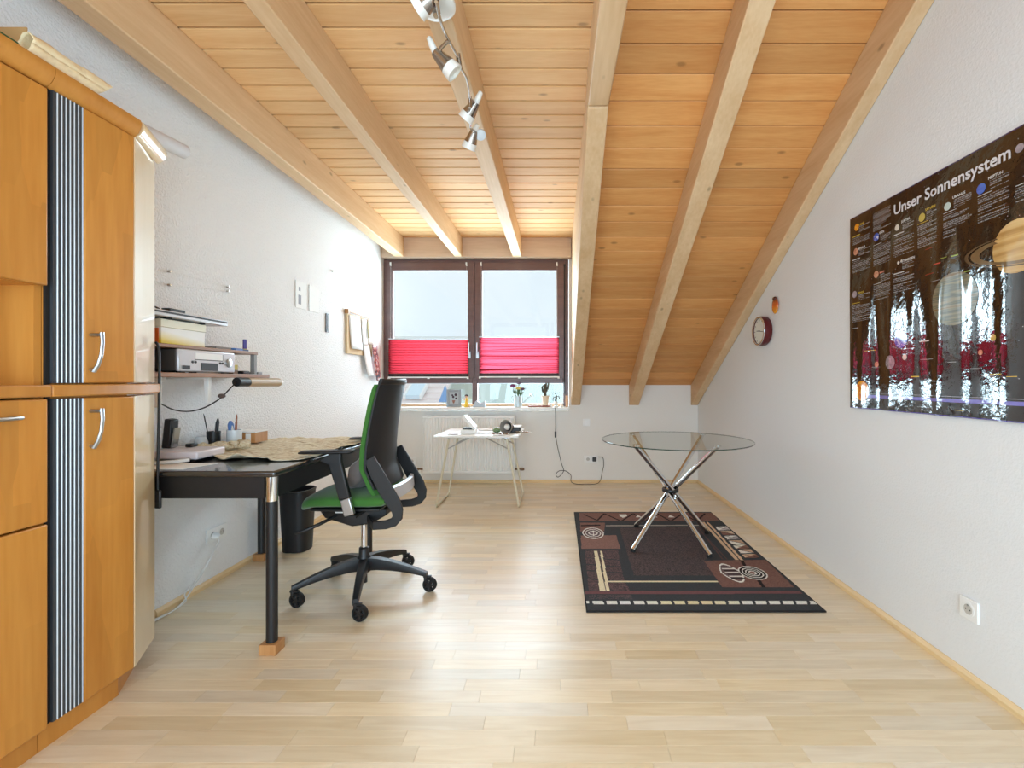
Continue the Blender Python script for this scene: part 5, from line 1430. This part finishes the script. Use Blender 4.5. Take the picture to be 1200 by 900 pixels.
def cell_sheet(name, xs, ys_, colr, posf, m, parent=None, origin=None, solid=0.0):
    """sheet of cells with a colour per cell; posf(x, y) -> point"""
    nx, ny = len(xs), len(ys_)
    vv = posf(*np.meshgrid(xs, ys_)).reshape(-1, 3)
    if origin is not None: vv = vv - np.array(origin)
    idx = np.arange(nx * ny).reshape(ny, nx)
    ff = np.stack([idx[:-1, :-1], idx[:-1, 1:], idx[1:, 1:], idx[1:, :-1]], -1).reshape(-1, 4)
    me = bpy.data.meshes.new(name)
    me.vertices.add(len(vv)); me.vertices.foreach_set('co', vv.astype(np.float32).ravel())
    me.loops.add(len(ff) * 4); me.loops.foreach_set('vertex_index', ff.astype(np.int32).ravel())
    me.polygons.add(len(ff)); me.polygons.foreach_set('loop_start', np.arange(0, len(ff) * 4, 4, dtype=np.int32))
    me.update(calc_edges=True)
    at = me.attributes.new('print', 'FLOAT_COLOR', 'CORNER')
    cc_ = np.concatenate([colr.reshape(-1, 3), np.ones((len(ff), 1))], 1)
    at.data.foreach_set('color', np.repeat(cc_, 4, 0).astype(np.float32).ravel())
    me.polygons.foreach_set('use_smooth', [True] * len(ff))
    me.materials.append(m)
    o_ = bpy.data.objects.new(name, me); col.objects.link(o_)
    if parent is not None: o_.parent = parent
    elif origin is not None: o_.location = origin
    return o_


M['rug'] = attr_mat('woven_rug', .95, 0, .5, 420, .2, dist=.003)
rg = thing('rug', 'dark brown and charcoal patterned rug under the glass table', 'rug', ((RX0 + RX1) / 2, (RY0 + RY1) / 2, 0))
xs = np.linspace(RX0 + .006, RX1 - .006, 262); ys_ = np.linspace(RY0 + .006, RY1 - .006, 380)
Xc, Yc_ = np.meshgrid((xs[:-1] + xs[1:]) / 2, (ys_[:-1] + ys_[1:]) / 2)
colr = paint(polys, Xc, Yc_, CHAR)
colr = np.clip((colr * .74 + colr.mean(-1, keepdims=True) * .26) * 1.35, 0, .8)
colr *= (1 + .22 * (rng.random(colr.shape[:2]) - .5))[..., None]
cell_sheet('pile', xs, ys_, colr, lambda X, Y: np.stack([X, Y, np.full_like(X, .0085)], -1), M['rug'], rg, rg.location)
build('backing', MB().box(RX0, RX1, RY0, RY1, .0004, .008), mat('charcoal_edging', srgb(24, 22, 22), .95), rg)

# ================================================================== GLASS TABLE
RZ = .0088
gt = thing('glass_table', 'round glass table on crossed chrome legs standing on the rug', 'table', (.82, 3.33, RZ))
GC, GR, GZ = Vector((.838, 3.335, .733)), .522, .733
n = 72
build('glass_top', MB().lathe([(GR - .001, 0), (.001, .0)], GC, n=n, cap=False), M['table_glass'], gt, smooth=40)
build('glass_edge', MB().lathe([(GR - .0008, .0006), (GR + .0005, .0015), (GR + .0005, .0065), (GR - .0008, .0074)], GC - Vector((0, 0, .008)), n=n, cap=False), M['glass_edge'], gt, smooth=40)
feet = [(.500, 3.125), (.984, 3.03), (.612, 3.665), (1.115, 3.505)]
tops = [(1.16, 3.76), (.60, 3.77), (1.055, 3.095), (.52, 3.12)]
for (fx, fy), (ux, uy) in zip(feet, tops):
    p0, p1 = Vector((fx, fy, RZ + .014)), Vector((ux, uy, GZ - .019))
    lg = build('leg', MB().cyl(p0, p1, .0165, n=20), M['chrome'], gt, smooth=40)
    build('rubber_foot', MB().cyl(p0 - Vector((0, 0, .0135)), p0 + (p1 - p0) * .015, .0175, n=16), M['rubber'], lg, smooth=40)
    build('pad', MB().cyl((ux, uy, GZ - .02), (ux, uy, GZ - .0085), .024, n=20), M['chrome'], lg, smooth=40)
hc = Vector((.803, 3.345, .372))
build('hub', MB().lathe([(.055, -.012), (.058, -.008), (.058, .008), (.055, .012), (.045, .012), (.045, -.012)], hc, n=28), M['black'], gt, smooth=40)

# ================================================================== THINGS ON THE RIGHT WALL
# poster: a wavy glossy sheet
PY0, PY1, PZ0, PZ1 = 2.5145, 1.20, 1.006, 2.015        # left edge, right edge (towards the camera), bottom, top


def wave(Y, z):
    u = PY0 - Y; v = np.clip((PZ1 - z) / (PZ1 - PZ0), 0, 1)
    am = .0008 + .0036 * np.clip((v - .12) / .5, 0, 1)
    w_ = .9 * np.sin(2 * PI * (u / .27 + .05 * np.sin(5 * v))) + .42 * np.sin(2 * PI * (u / .15 + .12 * v) + 1.3) + .09 * np.sin(2 * PI * (u / .07 - .25 * v) + .4) + .10 * np.sin(2 * PI * v / .33 + u * 8)
    return XR - .013 - am * w_ * .95


def pposf(Y, z):
    return np.stack([wave(Y, z), Y, z], -1)


def PW_(px, py):                                          # photograph point -> (Y, z) on the poster
    Y = (XR - .01) * FPX / (px - CX)
    return (Y, EYE + (CY - py) * Y / FPX)


BLK = C(13, 9, 10); GRY = C(150, 150, 150); YEL = C(210, 180, 70)
pp = []
rect = lambda Ya_, Yb2, za, zb2: [(Ya_, za), (Yb2, za), (Yb2, zb2), (Ya_, zb2)]


def textblock(Ya_, Yb2, zt_, zb2, seed, pic=True):
    """lines of small print, one cell high, with ragged ends"""
    r_ = random.Random(seed); z = zt_
    while z > zb2:
        xend = Yb2 + r_.choice((0, 0, 0, .01, .03)) if r_.random() > .14 else Ya_ + (Yb2 - Ya_) * .45
        pp.append((rect(Ya_, xend, z, z - .0040), speckle(C(150, 150, 152), C(84, 82, 84), .55)))
        z -= .0078 if r_.random() > .12 else .0135


heads = []
cols = {1: (2.492, 2.355), 2: (2.331, 2.207), 3: (2.185, 2.065), 4: (2.045, 1.938), 5: (1.906, 1.778), 6: (1.752, 1.626), 7: (1.605, 1.475), 8: (1.45, 1.33)}
for c_, zt_, zb2, nm, hc_ in ((1, 1.965, 1.862, 'SONNE', 1), (1, 1.842, 1.72, 'MERKUR', 0), (1, 1.612, 1.462, 'VENUS', 1), (2, 1.875, 1.712, 'ERDE', 0), (2, 1.682, 1.548, 'MARS', 2), (3, 1.88, 1.722, 'JUPITER', 0),
                              (3, 1.70, 1.56, 'ASTEROIDEN', 0), (4, 1.884, 1.728, 'SATURN', 1), (5, 1.882, 1.73, 'URANUS', 0), (6, 1.892, 1.735, 'NEPTUN', 0), (7, 1.87, 1.76, '', 0), (8, 1.87, 1.70, '', 0)):
    Ya_, Yb2 = cols[c_]
    if nm: heads.append((nm, Ya_ - .045 if nm != 'ASTEROIDEN' else Ya_ - .038, zt_ - .006, (C(222, 222, 222), C(222, 190, 80), C(224, 150, 130))[hc_]))
    textblock(Ya_ - .05, Yb2, zt_ - .016, zt_ - .048, c_ * 7)
    pp.append((rect(Ya_, Ya_ - .06, zt_ - .054, zt_ - .058), YEL if hc_ == 1 else C(200, 200, 200)))
    textblock(Ya_, Yb2, zt_ - .064, zb2, c_ * 13 + 1)
textblock(2.331, 2.207, 1.977, 1.888, 99)
for k, (px, py, w_, c) in enumerate(((1000, 385, 7, GRY), (1014, 411, 12, YEL), (1022, 430, 9, GRY), (1062, 408, 10, GRY), (1077, 400, 12, C(210, 205, 200)), (1078, 421, 16, GRY), (1081, 446, 16, GRY), (1068, 441, 9, YEL), (1150, 440, 15, GRY), (1138, 432, 10, GRY), (1160, 438, 16, YEL), (1182, 441, 12, YEL), (1112, 424, 9, GRY), (1095, 310, 9, C(190, 70, 60)), (1103, 303, 8, C(150, 170, 80)), (1116, 300, 7, C(150, 170, 80)), (1085, 322, 10, C(170, 60, 50)), (1092, 330, 12, GRY), (1120, 480, 9, YEL), (1040, 476, 8, GRY), (1075, 476, 10, GRY), (1002, 468, 18, GRY), (1004, 473, 12, GRY), (1130, 318, 7, C(150, 170, 80)), (1085, 292, 9, C(170, 60, 50)))):
    Y0_, z_ = PW_(px, py); Y1_, _ = PW_(px + w_, py)
    pp.append((rect(Y0_, Y1_, z_, z_ - .0035), c))
pp.append((rect(2.39, 1.20, 1.079, 1.063), C(120, 112, 190)))
pp.append((rect(2.39, 1.20, 1.088, 1.0855), C(150, 150, 160)))
pp.append((rect(PY0, PY1, PZ0 + .006, PZ0), C(90, 84, 150))); pp.append((rect(PY0, PY1, PZ1, PZ1 - .003), C(220, 220, 228))); pp.append((rect(PY0, PY1, PZ1 - .003, PZ1 - .008), C(50, 44, 90)))
gg = np.linspace(PY0, PY1, 540); hh_ = np.linspace(PZ0, PZ1, 420)
Xc, Yc_ = np.meshgrid((gg[:-1] + gg[1:]) / 2, (hh_[:-1] + hh_[1:]) / 2)
colr = paint(pp, Xc, Yc_, BLK)
# faint brown nebula and stars of the print
neb = np.clip(.5 + .5 * np.sin(Xc * 9 + 2 * np.sin(Yc_ * 7)) * np.sin(Yc_ * 6 + 1), 0, 1)[..., None]
dark_cells = (colr == BLK).all(-1)
colr[dark_cells] = (colr + neb * (C(32, 19, 15) - BLK))[dark_cells]
st = (rng.random(Xc.shape) < .0006) & dark_cells
colr[st] = C(190, 190, 200)
M['poster'] = attr_mat('glossy_poster', .05, .8, .065, 30, .7, dist=.02)
po = thing('poster', 'large glossy black poster of the solar system with German text on the right wall', 'poster', (XR, (PY0 + PY1) / 2, PZ0))
cell_sheet('sheet', gg, hh_, colr, pposf, M['poster'], po, po.location)


def decal(name, verts2, faces, c, m=None, off=.0009):
    """flat print lying on the wavy sheet; verts2 = (Y, z)"""
    mb_ = MB(); bm = bmesh.new()
    vs = [bm.verts.new((0, y_, z_)) for y_, z_ in verts2]
    for f in faces:
        try: bm.faces.new([vs[i] for i in f])
        except ValueError: pass
    bmesh.ops.triangulate(bm, faces=bm.faces)
    for _ in range(2):
        ed = [e for e in bm.edges if e.calc_length() > .014]
        if ed: bmesh.ops.subdivide_edges(bm, edges=ed, cuts=1); bmesh.ops.triangulate(bm, faces=[f for f in bm.faces if len(f.verts) > 3])
    for v in bm.verts:
        v.co.x = float(wave(v.co.y, v.co.z)) - off
    bm.verts.index_update()
    mb_.add([v.co.copy() for v in bm.verts], [tuple(v.index for v in f.verts) for f in bm.faces]); bm.free()
    return build(name, mb_, m or gloss(c), po, smooth=80, fix=False)


_gl = {}


def gloss(c):
    k = tuple(np.round(c, 3))
    if k not in _gl:
        _gl[k] = mat('glossy_print', tuple(c) + (1,), .05, coat=.8, spec=.7)
    return _gl[k]


def text_mesh(s, size):
    cu = bpy.data.curves.new('txt', 'FONT'); cu.body = s; cu.size = size; cu.fill_mode = 'BOTH'; cu.resolution_u = 3; cu.offset = size * .022
    o_ = bpy.data.objects.new('txt', cu); col.objects.link(o_)
    bpy.context.view_layer.update()
    me = bpy.data.meshes.new_from_object(o_.evaluated_get(bpy.context.evaluated_depsgraph_get()))
    bpy.data.objects.remove(o_)
    vs = [tuple(v.co) for v in me.vertices]; fs = [tuple(p.vertices) for p in me.polygons]
    bpy.data.meshes.remove(me)
    return vs, fs


def lettering(s, Yl, z, cap, width, c, name='lettering'):
    vs, fs = text_mesh(s, 1.0)
    mx = max(v[0] for v in vs); mn = min(v[0] for v in vs); top = max(v[1] for v in vs)
    k = width / (mx - mn) if width else cap / top
    return decal(name, [(Yl - (v[0] - mn) * k, z + v[1] * cap / top) for v in vs], fs, c)


lettering('Unser Sonnensystem', 2.185, 1.920, .047, .564, C(222, 222, 228), 'title')
for nm, Yl, z_, c in heads:
    lettering(nm, Yl, z_ - .006, .0105, None, c)


def planet(px, py, r_, m, name='planet', squash=1.0):
    Y, z_ = PW_(px, py)
    ring = [(Y, z_)] + [(Y + r_ * math.cos(2 * PI * k / 28), z_ + r_ * squash * math.sin(2 * PI * k / 28)) for k in range(28)]
    rad = [(Y + r_ * .5 * math.cos(2 * PI * k / 28), z_ + r_ * .5 * math.sin(2 * PI * k / 28)) for k in range(28)]
    vs = ring + rad
    fs = [(0, 29 + k, 29 + (k + 1) % 28) for k in range(28)] + [(29 + k, 1 + k, 1 + (k + 1) % 28, 29 + (k + 1) % 28) for k in range(28)]
    return decal(name, vs, fs, None, m, off=.0013)


def band_mat(name, cs, scale=(0, 0, 30), nscale=3.0, dist=.8):
    m = mat(name, cs[0] + (1,) if len(cs[0]) == 3 else cs[0], .05, coat=.8, spec=.7)
    nt = m.node_tree; tc = nt.nodes.new('ShaderNodeTexCoord'); mp = nt.nodes.new('ShaderNodeMapping'); mp.inputs['Scale'].default_value = scale
    mp.inputs['Rotation'].default_value = (R(12), 0, 0)
    ns = nt.nodes.new('ShaderNodeTexNoise'); ns.inputs['Scale'].default_value = nscale; ns.inputs['Detail'].default_value = 3; ns.inputs['Distortion'].default_value = dist
    rp = nt.nodes.new('ShaderNodeValToRGB'); e = rp.color_ramp.elements
    e[0].position = .3; e[0].color = cs[0]; e[1].position = .7; e[1].color = cs[-1]
    for k, c in enumerate(cs[1:-1]):
        x = e.new(.3 + .4 * (k + 1) / (len(cs) - 1)); x.color = c
    nt.links.new(tc.outputs['Object'], mp.inputs['Vector']); nt.links.new(mp.outputs[0], ns.inputs['Vector']); nt.links.new(ns.outputs['Fac'], rp.inputs[0])
    nt.links.new(rp.outputs[0], nt.nodes['Principled BSDF'].inputs['Base Color'])
    return m


m_sun = band_mat('sun_print', [srgb(214, 96, 10), srgb(238, 150, 30), srgb(250, 196, 70)], (30, 30, 30), 2)
m_earth = band_mat('earth_print', [srgb(40, 60, 150), srgb(70, 96, 190), srgb(220, 228, 240)], (40, 40, 40), 1.6)
m_jup = band_mat('jupiter_print', [srgb(112, 82, 44), srgb(142, 134, 112), srgb(96, 104, 92), srgb(152, 138, 104)], (3, 3, 40), 1.2, .3)
m_sat = band_mat('saturn_print', [srgb(170, 126, 70), srgb(206, 166, 104), srgb(222, 190, 136)], (2, 2, 40), .9, .2)
m_gry = band_mat('grey_planet_print', [srgb(120, 112, 120), srgb(170, 160, 168)], (30, 30, 30), 1.5)
m_mrs = band_mat('mars_print', [srgb(178, 110, 84), srgb(216, 168, 140)], (30, 30, 30), 1.5)
m_ura = gloss(C(190, 208, 204)); m_nep = band_mat('neptune_print', [srgb(50, 90, 190), srgb(90, 140, 225)], (6, 6, 40), .8)
m_yel = gloss(C(190, 168, 80)); m_wht = gloss(C(214, 206, 196))
for args in ((1005, 266.4, .018, m_sun), (1004, 295, .018, m_mrs), (1003, 345, .018, m_gry), (1027.6, 278, .020, m_earth), (1027.3, 321.6, .018, m_mrs), (1052.5, 266.7, .014, m_wht), (1081.4, 254.8, .018, m_yel), (1111.8, 241.9, .016, m_ura), (1151, 221.2, .019, m_nep), (1196.5, 173.4, .015, m_gry),
             (1119, 350, .105, m_jup), (1057, 398, .038, m_earth), (1061.2, 418.5, .013, m_wht), (1044.5, 424.6, .032, m_gry), (1027, 427, .014, m_mrs), (1011.5, 458, .052, m_sun), (1149.5, 413, .010, m_mrs), (1165, 395.6, .013, m_yel), (1194, 288, .092, m_sat), (1054, 308, .007, m_wht), (1057.5, 305.5, .005, m_wht)):
    planet(*args)
# Saturn's rings: flat tilted annuli
Ys, zs_ = PW_(1194, 292)
for r0, r1, c in ((.145, .185, C(120, 96, 66)), (.195, .212, C(90, 72, 52))):
    n = 48; vs = []; tl_ = R(6)
    for r_ in (r0, r1):
        for k in range(n):
            a_ = 2 * PI * k / n; du, dv = r_ * math.cos(a_), r_ * .26 * math.sin(a_)
            vs.append((Ys + du * math.cos(tl_) - dv * math.sin(tl_), zs_ + du * math.sin(tl_) + dv * math.cos(tl_)))
    fs = [(k, (k + 1) % n, n + (k + 1) % n, n + k) for k in range(n) if not (.0 < math.sin(2 * PI * (k + .5) / n) and abs(math.cos(2 * PI * k / n)) * r1 < .1)]
    decal('planet_ring', vs, fs, c, off=.0017)

# clock
ck = thing('wall_clock', 'round wall clock with a deep red case on the right wall', 'clock', (XR, 3.55, 1.41))
c0 = Vector((XR, 3.55, 1.524)); ax = Vector((-1, 0, 0))
M['clock_red'] = mat('dark_red_case', srgb(88, 14, 19), .35)
build('case', MB().lathe([(.100, .0005), (.108, .01), (.1115, .045), (.108, .060), (.100, .061), (.099, .05), (.02, .05)], c0, ax, 40, True), M['clock_red'], ck, smooth=40)
build('rim', MB().lathe([(.108, .0605), (.107, .066), (.099, .066), (.0985, .0605)], c0, ax, 40, False), M['chrome'], ck, smooth=40)
fc_ = build('face', MB().lathe([(.0985, .0505), (.0985, .0525)], c0, ax, 40), mat('cream_dial', srgb(226, 226, 216), .5), ck)
for k in range(12):
    a_ = 2 * PI * k / 12; d_ = Vector((0, math.sin(a_), math.cos(a_))); w_ = Vector((0, d_.z, -d_.y))
    p_ = c0 + ax * .0528
    build('hour_mark', MB().prism([p_ + d_ * .075 + w_ * .002, p_ + d_ * .09 + w_ * .002, p_ + d_ * .09 - w_ * .002, p_ + d_ * .075 - w_ * .002], ax * .0006), M['black'], fc_)
for ang_, ln_, wd_ in ((R(-100), .075, .0028), (R(85), .05, .0036)):
    d_ = Vector((0, math.sin(ang_), math.cos(ang_))); w_ = Vector((0, d_.z, -d_.y)); p_ = c0 + ax * .0545
    build('hand', MB().prism([p_ - d_ * .012 + w_ * wd_, p_ + d_ * ln_ + w_ * wd_ * .5, p_ + d_ * ln_ - w_ * wd_ * .5, p_ - d_ * .012 - w_ * wd_], ax * .001), M['black'], fc_)
# orange wall ornament
orn = thing('wall_ornament', 'small glossy orange ceramic ornament on the right wall above the clock', 'ornament', (XR, 3.385, 1.63))
m_or = mat('orange_glaze', srgb(214, 112, 30), .12, coat=.6)
nt = m_or.node_tree; tc = nt.nodes.new('ShaderNodeTexCoord'); sx = nt.nodes.new('ShaderNodeSeparateXYZ'); rp = nt.nodes.new('ShaderNodeValToRGB')
e = rp.color_ramp.elements; e[0].position = .1; e[0].color = srgb(238, 160, 44); e[1].position = .9; e[1].color = srgb(96, 48, 36); k = e.new(.5); k.color = srgb(206, 96, 40)
nt.links.new(tc.outputs['Generated'], sx.inputs[0]); nt.links.new(sx.outputs['Z'], rp.inputs[0]); nt.links.new(rp.outputs[0], nt.nodes['Principled BSDF'].inputs['Base Color'])
oc = Vector((XR - .012, 3.385, 1.692))
build('body', MB().ball(oc, (.0115, .046, .060), 20, 14), m_or, orn, smooth=80)
build('neck', MB().ball(oc + Vector((-.004, 0, .05)), (.010, .030, .014), 14, 8), mat('brown_glaze', srgb(84, 44, 36), .15), orn, smooth=80)

# ================================================================== CEILING SPOTLIGHTS
tl = thing('ceiling_spotlight_bar', 'curved steel ceiling lamp with four frosted spotlights on the third rafter', 'lamp', (-.447, 1.736, ZR))
build('canopy', MB().lathe([(.076, -.0005), (.076, -.012), (.068, -.02), (.05, -.024)], (-.447, 1.70, ZR), n=36), M['frosted'], tl, smooth=40)
build('canopy_stem', MB().cyl((-.447, 1.70, ZR - .0235), (-.43, 1.66, 2.44), .009), M['steel'], tl, smooth=40)
rod = lambda px, py, z=2.43: Vector(((px - CX) * ((z - EYE) * FPX / (CY - py)) / FPX, (z - EYE) * FPX / (CY - py), z))
a1 = [rod(511, 2), rod(514, 16), rod(519, 32), rod(526, 47), rod(536.5, 66)]
a2 = [rod(539, 78, 2.415), rod(546, 90, 2.415), rod(549.5, 104, 2.415), rod(550.5, 116, 2.415)]
a3 = [rod(552, 141, 2.41), rod(551, 149, 2.41), rod(555, 153, 2.41)]
for p_ in (a1, a2, a3):
    build('arm', MB().tube(curve_through(p_), .0058, 10), M['chrome'], tl, smooth=60)
build('joint', MB().cyl(a1[-1] + Vector((0, 0, .012)), a2[0] - Vector((0, 0, .012)), .010), M['steel'], tl, smooth=40)
build('joint', MB().cyl(a2[-1] + Vector((0, 0, .012)), a2[-1] - Vector((0, 0, .04)), .009), M['steel'], tl, smooth=40)
build('link', MB().tube([a2[-1], a2[-1].lerp(a3[0], .5), a3[0]], .0058, 8), M['chrome'], tl, smooth=60)


def spot(neck_from, p0, p1, finger):
    """p0 back of the cone, p1 front; frosted ring at the front, frosted finger grip at the back"""
    p0, p1 = Vector(p0), Vector(p1); ax_ = (p1 - p0).normalized(); L_ = (p1 - p0).length
    h_ = build('spotlight', MB().lathe([(.018, 0), (.020, L_ * .08), (.033, L_ * .66), (.031, L_ * .66), (.018, L_ * .1)], p0, ax_, 24, False).lathe([(.001, 0), (.018, 0)], p0, ax_, 24, False), M['steel'], tl, smooth=40)
    build('glass_ring', MB().lathe([(.033, L_ * .665), (.037, L_ * 1.0), (.030, L_ * 1.0), (.028, L_ * .67)], p0, ax_, 24, False).lathe([(.001, L_ * .9), (.0295, L_ * .9)], p0, ax_, 24, False), M['frosted'], h_, smooth=40)
    f_ = Vector(finger)
    build('glass_grip', MB().tube([p0 + (f_ - p0) * -.15, p0.lerp(f_, .5), p0.lerp(f_, .92), f_], [.014, .013, .010, .004], 12), M['frosted'], h_, smooth=60)
    build('neck', MB().tube([Vector(neck_from), Vector(neck_from).lerp(p0, .6) + Vector((0, 0, -.004)), p0 + ax_ * .02], .007, 8), M['steel'], h_, smooth=60)


S_ = lambda px, py, Y: P(px, py, Y)
spot(a1[1], S_(511, -6, 1.60), S_(489, 12, 1.62), S_(520, -28, 1.60))
spot(a1[3], S_(510, 61, 1.80), S_(533, 86, 1.82), S_(502, 43, 1.79))
spot(a2[3], S_(558, 120, 2.16), S_(545, 140, 2.19), S_(564, 107, 2.14))
spot(a3[2], S_(556, 153, 2.40), S_(549, 174, 2.44), S_(560, 146, 2.38))
build('lamp_lens', MB().lathe([(.028, 0), (.026, .008), (.01, .012)], S_(563, 158, 2.42), (.35, -.6, -.6), 20), M['clear'], tl, smooth=40)
